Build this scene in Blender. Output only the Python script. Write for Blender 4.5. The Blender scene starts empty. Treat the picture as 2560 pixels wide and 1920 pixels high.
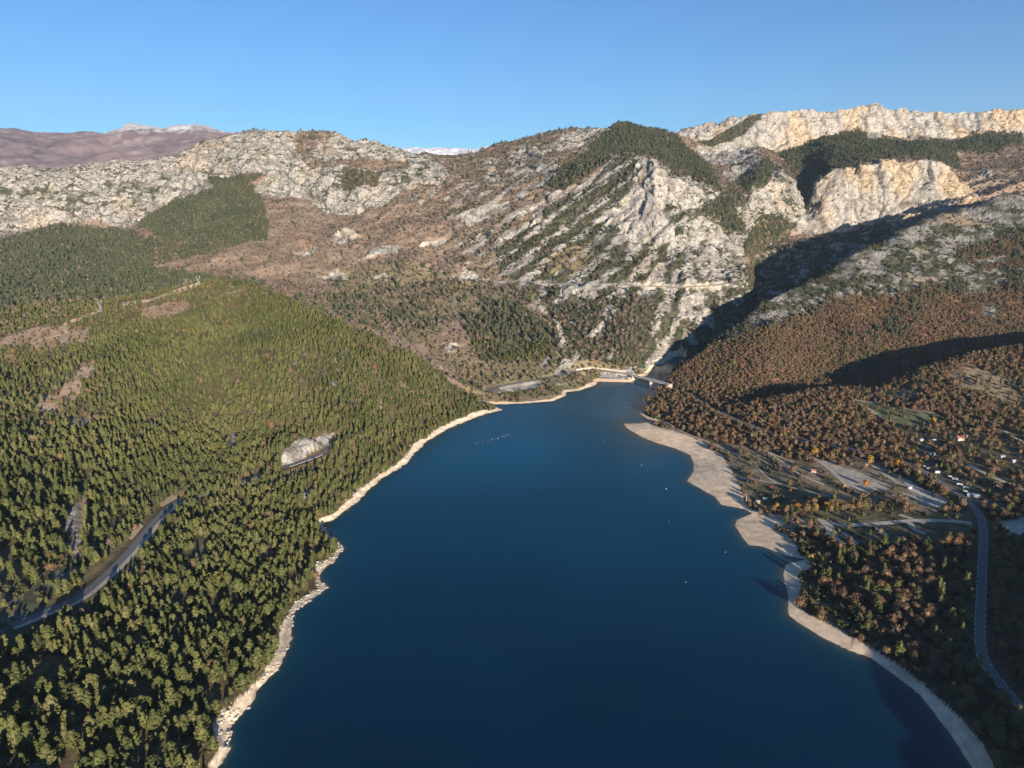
import bpy, math, random
import numpy as np
from mathutils import Vector, Matrix
from mathutils.bvhtree import BVHTree

S = bpy.context.scene
COL = S.collection
random.seed(7)
rng = np.random.default_rng(11)

# ------------------------------------------------------------------ camera, sky, sun, exposure
H = 300.0                       # camera height above the lake (metres)
PITCH = math.radians(15.0)
FP, CX, CY = 1500.0, 1106.0, 829.5     # focal length and centre, in a 2212 x 1659 picture
cd = bpy.data.cameras.new('camera'); cam = bpy.data.objects.new('camera', cd); COL.objects.link(cam)
cam.location = (0, 0, H); cam.rotation_euler = (math.pi/2 - PITCH, 0, 0)
cd.sensor_width = 36; cd.lens = 36*FP/2212.0; cd.clip_start = 1; cd.clip_end = 60000
S.camera = cam

SUN_EL = math.radians(11.0)
SUN_AZ = math.radians(24.0)     # sun behind the camera, this far to the right
to_sun = Vector((math.sin(SUN_AZ)*math.cos(SUN_EL), -math.cos(SUN_AZ)*math.cos(SUN_EL), math.sin(SUN_EL)))
sd = bpy.data.lights.new('sun', 'SUN'); so = bpy.data.objects.new('sun', sd); COL.objects.link(so)
so.rotation_euler = to_sun.to_track_quat('Z', 'Y').to_euler()
sd.energy = 5.0; sd.angle = math.radians(0.5); sd.color = (1.0, 0.86, 0.69)

W = bpy.data.worlds.new('World'); S.world = W; W.use_nodes = True
wn = W.node_tree; bg = wn.nodes['Background']
sky = wn.nodes.new('ShaderNodeTexSky'); sky.sky_type = 'NISHITA'; sky.sun_disc = False
sky.sun_elevation = SUN_EL
sky.sun_rotation = math.pi - SUN_AZ
sky.altitude = 800; sky.air_density = 1.0; sky.dust_density = 0.0; sky.ozone_density = 3.6
tint = wn.nodes.new('ShaderNodeMix'); tint.data_type = 'RGBA'; tint.blend_type = 'MULTIPLY'; tint.inputs[0].default_value = 1.0; tint.inputs[7].default_value = (.43, .655, .84, 1)
wn.links.new(sky.outputs[0], tint.inputs[6]); wn.links.new(tint.outputs[2], bg.inputs[0]); bg.inputs[1].default_value = 0.085
S.view_settings.view_transform = 'Standard'; S.view_settings.look = 'None'
S.view_settings.gamma = 1.0; S.view_settings.exposure = 1.15
S.render.engine = 'CYCLES'
S.cycles.max_bounces = 5; S.cycles.diffuse_bounces = 2; S.cycles.glossy_bounces = 2
S.cycles.transparent_max_bounces = 6; S.cycles.transmission_bounces = 2; S.cycles.volume_bounces = 0
S.cycles.caustics_reflective = False; S.cycles.caustics_refractive = False

sP, cP = math.sin(PITCH), math.cos(PITCH)
def unproj_z(px, py, z=0.0):
    u = (np.asarray(px, float)-CX)/FP; v = (np.asarray(py, float)-CY)/FP
    f = cP - v*sP; d = sP + v*cP
    Y = (H-z)*f/d
    return u*Y/f, Y
def col_xyz(px, Y, py=None, z=None):
    u = (px-CX)/FP
    if py is not None:
        v = (py-CY)/FP; f = cP - v*sP; d = sP + v*cP
        return (u*Y/f, Y, H - Y*d/f)
    q = (H-z)/Y; v = (q*cP - sP)/(cP + q*sP); f = cP - v*sP
    return (u*Y/f, Y, z)
def project(X, Y, Z):
    dz = Z-H
    depth = Y*cP - dz*sP; up = Y*sP + dz*cP
    depth = np.where(depth < 1, 1, depth)
    return CX + FP*X/depth, CY - FP*up/depth

# ------------------------------------------------------------------ noise
def _h(ix, iy, iz, s):
    n = (ix*374761393 + iy*668265263 + iz*1274126177 + s*974711) & 0xffffffff
    n = ((n ^ (n >> 13))*1274126177) & 0xffffffff
    n = ((n ^ (n >> 16))*2246822519) & 0xffffffff
    return n ^ (n >> 15)
_G = np.array([(1,1,0),(-1,1,0),(1,-1,0),(-1,-1,0),(1,0,1),(-1,0,1),(1,0,-1),(-1,0,-1),(0,1,1),(0,-1,1),(0,1,-1),(0,-1,-1),(1,1,0),(-1,1,0),(0,-1,1),(0,-1,-1)], np.float32)
def pn(x, y, z=0.0, s=0):
    x, y, z = np.broadcast_arrays(np.asarray(x, np.float64), y, z)
    ix = np.floor(x).astype(np.int64); iy = np.floor(y).astype(np.int64); iz = np.floor(z).astype(np.int64)
    fx = (x-ix).astype(np.float32); fy = (y-iy).astype(np.float32); fz = (z-iz).astype(np.float32)
    w = lambda t: t*t*t*(t*(t*6-15)+10)
    wx, wy, wz = w(fx), w(fy), w(fz)
    def g(a, b, c):
        k = _G[(_h(ix+a, iy+b, iz+c, s) & 15)]
        return k[..., 0]*(fx-a) + k[..., 1]*(fy-b) + k[..., 2]*(fz-c)
    x00 = g(0,0,0)*(1-wx)+g(1,0,0)*wx; x10 = g(0,1,0)*(1-wx)+g(1,1,0)*wx
    x01 = g(0,0,1)*(1-wx)+g(1,0,1)*wx; x11 = g(0,1,1)*(1-wx)+g(1,1,1)*wx
    return (x00*(1-wy)+x10*wy)*(1-wz) + (x01*(1-wy)+x11*wy)*wz
def fbm(x, y, z=0.0, wl=1.0, o=4, s=0, gain=0.5):
    r = 0; a = 1.0; t = 0
    for k in range(o):
        f = 2.03**k/wl
        r = r + a*pn(x*f+k*17.3, y*f+k*9.1, z*f if np.ndim(z) or z else z, s+k); t += a; a *= gain
    return r/t*1.6
def ridged(x, y, z, wl, o=4, s=0):
    r = 0; a = 1.0; t = 0
    for k in range(o):
        f = 2.07**k/wl
        r = r + a*(1-2.2*np.abs(pn(x*f+k*7.7, y*f, z*f, s+k))); t += a; a *= 0.5
    return r/t
def sstep(a, b, x):
    t = np.clip((x-a)/(b-a), 0, 1); return t*t*(3-2*t)

def facet(x, y, z, wl, s=0, tilt=.5):
    x = x/wl; y = y/wl; z = z/wl; ix = np.floor(x).astype(np.int64); iy = np.floor(y).astype(np.int64); iz = np.floor(z).astype(np.int64)
    b1 = np.full(x.shape, 9.0); b2 = b1.copy(); val = np.zeros(x.shape)
    for a in (-1, 0, 1):
        for b in (-1, 0, 1):
            for c in (-1, 0, 1):
                h = _h(ix+a, iy+b, iz+c, s); dx = ix+a+(h & 255)/255.0-x; dy = iy+b+((h >> 8) & 255)/255.0-y; dz = iz+c+((h >> 16) & 255)/255.0-z
                d = dx*dx+dy*dy+dz*dz; h2 = _h(ix+a, iy+b, iz+c, s+77)
                v = (h2 & 255)/255.0-.5 - tilt*(dx*(((h2 >> 8) & 255)/127.5-1)+dz*(((h2 >> 16) & 255)/127.5-1))
                n = d < b1; b2 = np.where(n, b1, np.minimum(b2, d)); val = np.where(n, v, val); b1 = np.where(n, d, b1)
    e = np.sqrt(b2)-np.sqrt(b1)
    return val, e
def inside(px, py, poly):
    poly = np.asarray(poly, float); r = np.zeros(px.shape, bool)
    bb = (px >= poly[:, 0].min()) & (px <= poly[:, 0].max()) & (py >= poly[:, 1].min()) & (py <= poly[:, 1].max())
    x = px[bb]; y = py[bb]; q = np.zeros(x.shape, bool); n = len(poly); j = n-1
    for i in range(n):
        xi, yi = poly[i]; xj, yj = poly[j]
        if yi != yj:
            q ^= ((yi > y) != (yj > y)) & (x < (xj-xi)*(y-yi)/(yj-yi)+xi)
        j = i
    r[bb] = q
    return r
def dist_poly(x, y, pts, closed=True):
    pts = np.asarray(pts, float); n = len(pts); best = np.full(x.shape, 1e18)
    bi = np.zeros(x.shape, int); bt = np.zeros(x.shape)
    for i in range(n if closed else n-1):
        a = pts[i]; b = pts[(i+1) % n]; d = b-a; L = max((d**2).sum(), 1e-9)
        t = np.clip(((x-a[0])*d[0]+(y-a[1])*d[1])/L, 0, 1)
        q = (x-a[0]-t*d[0])**2 + (y-a[1]-t*d[1])**2
        m = q < best; best = np.where(m, q, best); bi = np.where(m, i, bi); bt = np.where(m, t, bt)
    return np.sqrt(best), bi, bt

# ------------------------------------------------------------------ lake outline (shoreline traced, laid on z = 0)
SH = [(420,1800),(440,1720),(474,1659),(500,1614),(497,1594),(494,1577),(504,1560),(534,1533),(571,1476),(601,1446),(615,1416),(628,1389),(630,1355),(638,1322),(668,1298),(710,1268),(695,1255),(692,1231),(719,1218),(743,1184),(728,1168),(711,1151),(697,1130),(718,1124),(743,1107),
(770,1085),(800,1055),(830,1030),(880,1000),(890,985),(920,955),(960,930),(1000,912),(1050,893),(1087,886),(1062,877),(1059,873),(1087,873),(1141,871),(1196,866),(1221,855),(1223,847),(1251,844),(1286,832),(1292,824),(1333,825),(1363,826),(1376,817),(1398,811),(1410,797),(1440,780),(1470,765),(1480,772),(1455,795),(1431,822),
(1415,833),(1409,855),(1390,860),(1387,869),(1398,880),(1379,888),(1385,896),(1401,907),(1415,908),(1387,914),(1346,915),(1355,926),(1387,945),(1415,956),(1461,970),(1491,984),(1498,1003),(1497,1019),(1483,1040),(1510,1055),(1541,1072),(1558,1091),(1608,1100),(1624,1109),(1592,1122),(1586,1134),(1602,1159),(1617,1178),(1646,1181),(1696,1200),(1739,1209),(1696,1219),(1691,1234),(1696,1265),(1702,1290),(1702,1328),(1721,1344),(1771,1375),(1833,1406),(1880,1422),(1927,1456),(1989,1503),(2036,1565),(2067,1609),(2099,1659),(2140,1740),(2190,1860)]
lx, ly = unproj_z([p[0] for p in SH], [p[1] for p in SH])
LAKE = list(zip(lx, ly)) + [(230, 150), (150, -200), (-260, -200), (-215, 100)]
def shore_d(X, Y):
    j = np.where(X > 60, .35, 1.15)
    wx = X + j*(2.2*pn(X/9, Y/9, 0.0, 91) + 1.0*pn(X/3.3, Y/3.3, 0.0, 92)); wy = Y + j*(2.2*pn(X/9, Y/9, 0.0, 93) + 1.0*pn(X/3.3, Y/3.3, 0.0, 94))
    d, _, _ = dist_poly(wx, wy, LAKE)
    d = np.where(inside(wx, wy, LAKE), -d, d)
    e, _, _ = dist_poly(X, Y, LAKE)
    k = sstep(6, 22, e)
    return np.where(d > 0, d*(1-k)+e*k, d)

# ------------------------------------------------------------------ terrain: curves of the relief from near to far, each (column, distance, row) or (column, distance, None, height)
def Z(px, Y, z): return (px,)+col_xyz(px, Y, z=z)
def P(px, py, Y): return (px,)+col_xyz(px, Y, py=py)
C0 = [Z(-600,60,40),Z(0,60,25),Z(455,60,-4),Z(2000,60,-4),Z(2200,60,4),Z(2900,60,20)]
C1 = [Z(-600,235,42),Z(0,235,26),Z(380,235,8),Z(470,235,-3),Z(2120,235,-3),Z(2250,235,4),Z(2900,235,14)]
C2 = [Z(-600,420,62),Z(0,420,44),Z(140,425,33),Z(300,425,24),Z(450,425,13),Z(590,425,3),Z(640,425,-3),Z(1800,420,-3),Z(1880,420,3),Z(2212,420,8),Z(2900,420,14)]
C3 = [Z(-600,600,80),Z(0,560,58),Z(200,570,46),Z(340,556,31),Z(470,560,22),Z(640,580,8),Z(740,590,-3),Z(1660,570,-3),Z(1740,570,3),Z(2212,570,8),Z(2900,570,16)]
C4 = [Z(-600,750,95),Z(0,740,70),Z(300,740,62),Z(480,735,47),Z(620,720,32),Z(700,715,27),Z(780,720,12),Z(860,730,-3),Z(1540,730,-3),Z(1600,730,2),Z(1900,730,4),Z(2212,730,9),Z(2900,740,22)]
C5 = [Z(-600,880,110),Z(0,870,76),Z(300,880,92),Z(480,880,100),Z(620,860,86),Z(740,850,62),Z(860,850,26),Z(930,850,3),Z(980,850,-3),Z(1440,850,-3),Z(1500,850,2),Z(1700,860,6),Z(1900,860,8),Z(2212,880,18),Z(2900,900,40)]
C6 = [Z(-600,980,120),P(0,800,970),P(200,735,1000),P(440,680,1030),P(580,690,1010),P(700,730,970),P(800,780,930),Z(920,920,30),Z(1000,920,6),Z(1080,940,-3),Z(1380,960,-3),Z(1440,1000,3),P(1583,884,950),P(1677,862,970),P(1802,840,1000),P(1880,842,1000),P(1942,821,1020),P(1989,793,1040),P(2083,768,1060),P(2177,750,1080),P(2212,742,1080),P(2400,710,1120),P(2900,660,1200)]
C7 = [Z(-600,1020,125),P(0,765,1010),P(200,700,1050),P(440,640,1090),P(580,657,1060),P(700,706,1010),P(800,750,975),Z(920,960,45),Z(1000,955,12),Z(1080,985,0),Z(1200,1010,-3),Z(1380,1040,-3),Z(1440,1080,3),Z(1583,1020,-8),Z(1677,1050,-6),Z(1802,1090,-8),Z(1880,1100,-8),Z(1942,1120,-2),Z(1989,1140,8),Z(2083,1170,18),Z(2177,1190,28),Z(2212,1195,30),Z(2400,1200,60),Z(2900,1300,90)]
C8 = [Z(-600,1050,130),P(0,735,1050),P(200,670,1100),P(440,607,1150),P(530,613,1120),P(580,630,1100),P(660,665,1060),P(780,716,1020),P(900,772,990),P(1000,835,980),Z(1040,985,18),Z(1085,1010,1),Z(1110,1035,2),Z(1200,1075,4),Z(1300,1140,7),Z(1365,1150,6),Z(1395,1165,-3),Z(1435,1150,-3),Z(1446,1140,4),P(1470,797,1165),P(1486,785,1190),P(1570,720,1280),P(1672,634,1400),P(1774,589,1500),P(1841,544,1570),P(1919,504,1660),P(1970,475,1720),P(2044,450,1800),P(2112,432,1870),P(2212,405,1960),P(2400,390,2100),P(2900,380,2300)]
C9 = [Z(-600,1200,135),Z(0,1170,95),Z(200,1200,118),Z(440,1260,138),Z(530,1230,112),Z(580,1210,98),Z(660,1180,82),Z(780,1140,60),Z(900,1100,42),Z(1000,1070,20),Z(1040,1060,10),Z(1110,1075,5),Z(1200,1110,10),Z(1300,1170,14),Z(1365,1180,10),Z(1400,1200,-4),Z(1440,1240,-4),Z(1486,1330,-3),Z(1570,1400,0),Z(1672,1530,5),Z(1774,1640,10),Z(1841,1710,20),Z(1919,1800,30),Z(1970,1850,45),Z(2044,1930,70),Z(2112,2000,110),Z(2212,2080,180),Z(2400,2200,230),Z(2900,2400,260)]
C10 = [P(-600,600,1600),P(0,600,1600),P(300,592,1600),P(440,592,1600),P(600,610,1600),P(800,622,1600),P(1050,602,1636),P(1290,612,1538),P(1400,617,1500),P(1500,616,1530),P(1560,612,1550),P(1600,608,1570),P(1620,604,1600),P(1634,600,1860),P(1672,597,1880),P(1774,562,1900),P(1841,522,1930),P(1919,490,1960),P(1970,464,2020),P(2044,443,2100),P(2112,426,2160),P(2212,398,2230),P(2400,385,2350),P(2900,375,2500)]
C11 = [P(-600,510,2100),P(0,508,2150),P(150,487,2200),P(270,493,2150),P(340,455,2200),P(450,388,2400),P(500,388,2400),P(545,420,2250),P(660,433,2200),P(711,460,2120),P(775,466,2080),P(836,440,2120),P(890,407,2200),P(960,420,2150),P(1060,445,2000),P(1150,460,1900),P(1250,480,1820),P(1360,515,1740),P(1450,540,1700),P(1530,540,1740),P(1590,560,1740),P(1612,552,1790),P(1640,545,2030),P(1700,515,2130),P(1750,500,2200),P(1841,502,2230),P(1919,483,2230),P(1970,460,2240),P(2044,438,2240),P(2112,420,2260),P(2212,392,2300),P(2400,380,2400),P(2900,370,2600)]
C12 = [P(-600,440,2230),P(0,440,2240),P(300,410,2290),P(450,360,2450),P(545,372,2330),P(660,380,2290),P(775,395,2170),P(890,372,2300),P(1000,390,2250),P(1100,402,2150),P(1200,375,2080),P(1300,347,1990),P(1340,338,1950),P(1385,336,1900),P(1415,345,1840),P(1440,380,1850),P(1480,398,1870),P(1530,425,1900),P(1570,455,1950),P(1600,430,2080),P(1640,390,2200),P(1700,400,2290),P(1740,440,2330),P(1765,395,2300),P(1800,370,2300),P(1870,353,2300),P(1920,350,2300),P(1960,357,2300),P(2000,346,2290),P(2045,362,2280),P(2080,400,2280),P(2112,404,2290),P(2212,385,2330),P(2400,375,2450),P(2900,365,2650)]
C13 = [P(-600,425,2270),P(0,420,2290),P(300,395,2330),P(450,345,2500),P(545,350,2380),P(660,360,2350),P(775,378,2250),P(890,358,2400),P(1000,375,2350),P(1100,380,2250),P(1180,366,2200),Z(1300,2110,378),Z(1385,2060,365),Z(1440,2030,350),Z(1530,2030,325),P(1600,410,2200),P(1640,372,2330),P(1700,385,2400),P(1740,400,2450),P(1800,358,2420),P(1870,342,2430),P(1920,340,2430),P(2000,338,2420),P(2080,388,2400),P(2212,376,2420),P(2400,370,2550),P(2900,360,2750)]
C14 = [P(-600,395,2340),P(0,390,2350),P(300,374,2380),P(450,323,2550),P(545,318,2480),P(660,328,2480),P(775,343,2400),P(890,345,2500),P(1000,352,2600),P(1100,337,2600),P(1200,322,2600),P(1300,325,2600),P(1385,322,2600),P(1440,325,2650),P(1500,335,2750),P(1560,330,2850),P(1645,320,2900),P(1682,333,2900),P(1723,324,2920),P(1774,300,2980),P(1858,290,2990),P(1919,300,3000),P(2010,300,3000),P(2095,296,3000),P(2212,298,3000),P(2400,300,3050),P(2900,300,3100)]
C15 = [P(-600,370,2450),P(0,367,2450),P(120,360,2460),P(250,352,2480),P(380,345,2550),P(430,315,2630),P(500,292,2650),P(560,281,2650),P(640,284,2650),P(740,289,2600),P(800,306,2560),P(860,326,2600),P(900,331,2700),P(960,339,2850),P(1040,327,2900),P(1100,307,2950),P(1170,291,2950),P(1230,274,3000),P(1300,277,2950),P(1340,270,2900),P(1400,280,2900),P(1450,284,3000),P(1520,270,3000),P(1600,257,3000),P(1690,239,3000),P(1780,238,3030),P(1900,228,3040),P(1912,237,3060),P(2000,241,3080),P(2100,244,3080),P(2212,234,3080),P(2400,228,3100),P(2900,220,3150)]
CURVES = [C0,C1,C2,C3,C4,C5,C6,C7,C8,C9,C10,C11,C12,C13,C14,C15]
ROWS   = [  6,90,70,60,50,46, 34,120, 30, 110, 110, 80, 16, 50, 56]
pxs = np.concatenate([np.arange(-560, -160, 12.0), np.arange(-160, 2372, 2.8), np.arange(2372, 2900, 12.0)])
K = []
for c in CURVES:
    c = sorted(c); a = np.array(c, float)
    q = np.stack([np.interp(pxs, a[:, 0], a[:, i]) for i in (2, 3)], 1)   # Y and Z by column
    out = np.zeros((len(pxs), 3)); out[:, 1] = q[:, 0]; out[:, 2] = q[:, 1]
    qq = (H-out[:, 2])/out[:, 1]; v = (qq*cP - sP)/(cP + qq*sP)
    out[:, 0] = (pxs-CX)/FP*out[:, 1]/(cP - v*sP)
    K.append(out)
rows = []
for k in range(len(ROWS)):
    A, B = K[k], K[k+1]; n = ROWS[k]
    for j in range(n):
        t = j/n; Ya = A[:, 1]; Yb = B[:, 1]
        tt = t*Ya/((1-t)*Yb + t*Ya)
        rows.append(A + (B-A)*tt[:, None])
last = K[-1]; rows.append(last.copy())
for dY, dz in ((25, -1), (80, -6), (200, -25), (500, -90), (1200, -260), (3000, -500)):
    p = last.copy(); s = (p[:, 1]+dY)/p[:, 1]; p[:, 0] *= s; p[:, 1] += dY; p[:, 2] += dz; rows.append(p)
G = np.array(rows)                        # (rows, columns, 3)
NR, NC = G.shape[:2]
def smooth(a, sig, axis):
    r = int(sig*3); k = np.exp(-0.5*(np.arange(-r, r+1)/sig)**2); k /= k.sum()
    pad = [(0, 0)]*a.ndim; pad[axis] = (r, r); b = np.pad(a, pad, mode='edge'); o = np.zeros_like(a)
    for i, w in enumerate(k):
        sl = [slice(None)]*a.ndim; sl[axis] = slice(i, i+a.shape[axis]); o += w*b[tuple(sl)]
    return o
nb = int(sum(ROWS[:8]))+5
G0 = G.copy()
Zs = smooth(smooth(G[..., 2], 4.0, 1), 4.0, 0); Zt = smooth(smooth(G[..., 2], 2.5, 1), 1.2, 0)
wgt = sstep(nb-10, nb+20, np.arange(NR))[:, None]
G[..., 2] = Zs*(1-wgt) + Zt*wgt
G[..., 0] = smooth(G[..., 0], 1.5, 0)
X, Y, Zz = G[..., 0], G[..., 1], G[..., 2]

# ------------------------------------------------------------------ land cover, traced in the picture and carried onto the ground
PX, PY = project(X, Y, Zz)
wfac = 1.0
WX = PX + 7*fbm(PX, PY, 0.0, 46, 3, 61) + 4*fbm(PX, PY, 0.0, 11, 2, 71); WY = PY + 4*fbm(PX, PY, 0.0, 46, 3, 64) + 3*fbm(PX, PY, 0.0, 11, 2, 74)
rowi = np.arange(NR)[:, None] + 0*X
crest = rowi < nb                           # this side of the spur / right mountain crest
# fields: rock level, pine, oak, scrub per 1000 m2, ground colour
CL = {
 'pinehill': (0.06, 21, 0.7, 5, (.105,.085,.048)),
 'pineopen': (0.10, 10, 1.5, 14, (.155,.115,.068)),
 'pinefar':  (0.06, 15, 2, 8, (.115,.095,.060)),
 'pinemix':  (0.10, 11, 3, 12, (.120,.095,.056)),
 'brown':    (0.06, .15, 3.0, 4, (.228,.168,.125)),
 'brownrock':(0.33, .6, 3, 9, (.185,.140,.105)),
 'greenbrown':(0.12, 2.2, 3.0, 6, (.195,.160,.095)),
 'scrub':    (0.16, 2, 6, 24, (.060,.062,.040)),
 'rockscrub':(0.43, 1.2, 1.5, 30, (.060,.062,.040)),
 'rockmid':  (0.585, .3, .3, 14, (.060,.062,.040)),
 'rock':     (0.70, .2, 0, 16, (.060,.062,.040)),
 'wall':     (0.86, .1, 0, 2, (.120,.110,.080)),
 'rockright':(0.49, .5, .4, 26, (.060,.062,.040)),
 'oak':      (0.02, .7, 27, 8, (.150,.090,.056)),
 'oakgreen': (0.06, 6, 20, 10, (.120,.080,.052)),
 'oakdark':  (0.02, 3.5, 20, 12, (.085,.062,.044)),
 'meadow':   (0.0, 0, 1.6, 7, (.215,.170,.112)),
 'field':    (0.0, 0, .5, 5, (.115,.105,.062)),
 'grass':    (0.0, 0, 1.8, 3, (.120,.125,.062)),
 'gravel':   (0.0, 0, .1, 0, (.420,.370,.300)),
 'sand':     (0.0, 0, 0, 0, (.680,.530,.370)),
 'pathy':    (0.10, 1, 2, 3, (.360,.270,.190)),
 'bare':     (1.0, 0, 0, .3, (.46,.41,.33)),
 'camp':     (0.0, .4, 7.5, 5, (.110,.092,.060)),
 'shrubby':  (0.0, 0, 3, 60, (.190,.130,.080)),
}
names = list(CL); idx = {n: i for i, n in enumerate(names)}
cls = np.full(X.shape, idx['brown'])
cls[crest & (PX < 1100)] = idx['pinehill']
cls[crest & (PX > 1300)] = idx['oak']
far = ~crest
def paint(name, poly, where=None, warp=1.0):
    m = inside(PX + warp*(WX-PX), PY + warp*(WY-PY), poly)
    if where is not None: m &= where
    cls[m] = idx[name]
# far side, left
paint('brownrock', [(880,330),(1240,268),(1290,300),(1240,350),(1180,420),(1100,440),(1000,470),(900,440)], far)
paint('brownrock', [(960,470),(1080,430),(1230,400),(1250,520),(1060,620),(960,560)], far)
paint('greenbrown', [(600,520),(780,570),(960,590),(1180,640),(1290,790),(1060,850),(940,760),(760,700),(600,640),(520,600)], far, 2)
paint('brown', [(560,430),(700,470),(960,440),(980,590),(860,560),(700,640),(560,640),(340,596),(330,575),(575,520)], far)
paint('greenbrown', [(710,590),(860,560),(1000,600),(1010,690),(860,720),(740,680)], far, 2)
paint('pinemix', [(-900,500),(0,525),(135,490),(271,502),(433,551),(330,575),(345,595),(440,600),(560,610),(600,640),(0,760),(-900,800)], None)
paint('pinefar', [(-100,560),(0,545),(120,520),(250,520),(310,540),(330,580),(250,620),(-100,640)], far, 2)
paint('pinefar', [(450,385),(491,392),(541,365),(589,365),(541,395),(575,453),(575,520),(433,551),(338,514),(298,493),(355,436),(440,426),(464,416)], far)
paint('pinemix', [(-900,590),(350,590),(445,604),(440,640),(300,690),(150,730),(-900,740)], None)
paint('rock', [(-900,330),(120,345),(250,335),(380,330),(430,300),(500,275),(560,265),(640,265),(740,275),(860,312),(900,328),(930,345),(925,380),(890,405),(836,440),(775,466),(711,462),(660,433),(600,430),(545,420),(575,380),(560,372),(500,388),(450,388),(460,410),(420,425),(340,455),(310,480),(271,497),(200,478),(149,487),(85,497),(0,515),(-900,520)], far)
paint('rockmid', [(-900,400),(130,395),(300,400),(430,400),(300,440),(200,455),(-900,462)], far, 2)
paint('rockmid', [(660,360),(740,345),(850,350),(900,390),(800,420),(700,400)], far, 2)
paint('brownrock', [(640,286),(735,287),(690,312),(668,335),(700,350),(745,345),(740,362),(690,372),(655,350),(640,320)], far)
paint('brown', [(745,345),(840,350),(880,345),(890,365),(820,372),(760,368)], far)
paint('scrub', [(740,370),(820,378),(812,402),(740,412)], far)
paint('rockmid', [(900,335),(960,350),(950,400),(900,400)], far)
for q in ([(1180,330),(1215,290),(1250,272),(1320,276),(1280,300),(1250,318),(1200,330)], [(1100,340),(1120,322),(1160,318),(1185,322),(1175,345),(1130,352),(1100,352)],
          [(1040,352),(1080,343),(1088,355),(1050,362)], [(1105,370),(1120,357),(1150,362),(1190,352),(1215,362),(1180,378),(1110,398)], [(1050,365),(1075,362),(1085,390),(1060,400),(1045,385)],
          [(935,365),(955,360),(970,380),(945,385)], [(885,425),(905,425),(900,436),(888,434)]):
    paint('rock', q, far)
paint('pinefar', [(1270,320),(1310,290),(1340,262),(1450,275),(1470,310),(1530,358),(1560,419),(1490,380),(1440,360),(1410,335),(1340,335),(1300,345)], far)
paint('pinemix', [(1180,395),(1270,330),(1330,338),(1240,400),(1200,420)], far)
# middle mountain
paint('rockscrub', [(1230,425),(1320,350),(1340,338),(1400,338),(1460,375),(1560,430),(1620,600),(1500,700),(1400,812),(1290,800),(1180,650),(1080,590),(1063,536),(1150,480)], far)
paint('rockmid', [(1350,430),(1455,500),(1540,530),(1600,560),(1622,600),(1530,650),(1440,780),(1405,812),(1420,700),(1400,640),(1150,620),(1150,604),(1400,604),(1380,560),(1300,520)], far)
paint('rockscrub', [(1235,425),(1337,341),(1391,339),(1364,400),(1350,500),(1290,510),(1240,470)], far)
paint('wall', [(1391,338),(1430,352),(1442,378),(1428,405),(1428,446),(1448,480),(1462,530),(1408,527),(1364,531),(1350,505),(1310,492),(1275,475),(1340,450),(1368,400),(1372,360)], far, .5)
for q in ([(971,483),(998,466),(1103,433),(1090,446),(1039,470)], [(1002,487),(1032,468),(1063,465),(1015,490)], [(1090,483),(1140,449),(1198,416),(1222,409),(1174,449),(1134,473)],
          [(1063,536),(1134,487),(1174,463),(1171,483),(1107,517)], [(1012,527),(1039,504),(1069,499),(1039,517)], [(897,537),(924,524),(978,510),(944,531)], [(772,565),(812,537),(860,529),(863,541),(809,558)],
          [(720,512),(755,504),(778,514),(755,531),(720,537)], [(630,554),(653,544),(684,532),(687,544),(660,558)], [(674,602),(728,582),(755,590),(750,605)], [(1235,416),(1333,341),(1330,356),(1244,421)],
          [(1190,514),(1215,483),(1224,474),(1207,507)], [(982,602),(1005,587),(1039,598),(1032,609),(985,612)], [(1200,620),(1260,612),(1310,625),(1290,650),(1220,640)], [(1290,660),(1340,630),(1350,650),(1300,690)],
          [(800,600),(830,592),(850,600),(820,606)]):
    paint('bare', q, far, .15)
paint('greenbrown', [(1180,560),(1250,530),(1290,545),(1260,585),(1190,590)], far)
paint('scrub', [(1180,650),(1290,660),(1420,640),(1410,700),(1380,790),(1290,800),(1200,760)], far, 2)
paint('rockmid', [(1415,640),(1500,640),(1440,740),(1400,812),(1370,800),(1412,720)], far)
paint('bare', [(1268,730),(1330,668),(1335,675),(1280,735)], far, .4); paint('bare', [(1200,700),(1160,660),(1168,655),(1215,705),(1222,760),(1208,760)], far, .6)
paint('pinemix', [(1010,720),(1060,640),(1120,660),(1180,700),(1200,790),(1110,820),(1040,790)], far, 2)
paint('pinefar', [(1060,700),(1120,690),(1180,730),(1170,800),(1090,800)], far, 2)
paint('greenbrown', [(950,770),(1060,780),(1290,780),(1400,800),(1380,830),(1050,880)], None, 1)
paint('brown', [(930,720),(1000,690),(1015,745),(960,765)], far); paint('meadow', [(950,765),(1010,752),(1045,785),(1000,808),(945,788)], far)
paint('bare', [(1197,805),(1218,782),(1240,786),(1234,800),(1210,815)], None, .5); paint('bare', [(955,742),(985,735),(992,750),(968,760)], far, .5)
paint('bare', [(1300,800),(1364,797),(1372,826),(1300,824)], None, .5)
paint('gravel', [(1075,838),(1140,822),(1170,826),(1160,838),(1100,850)], None, .5)
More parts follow.
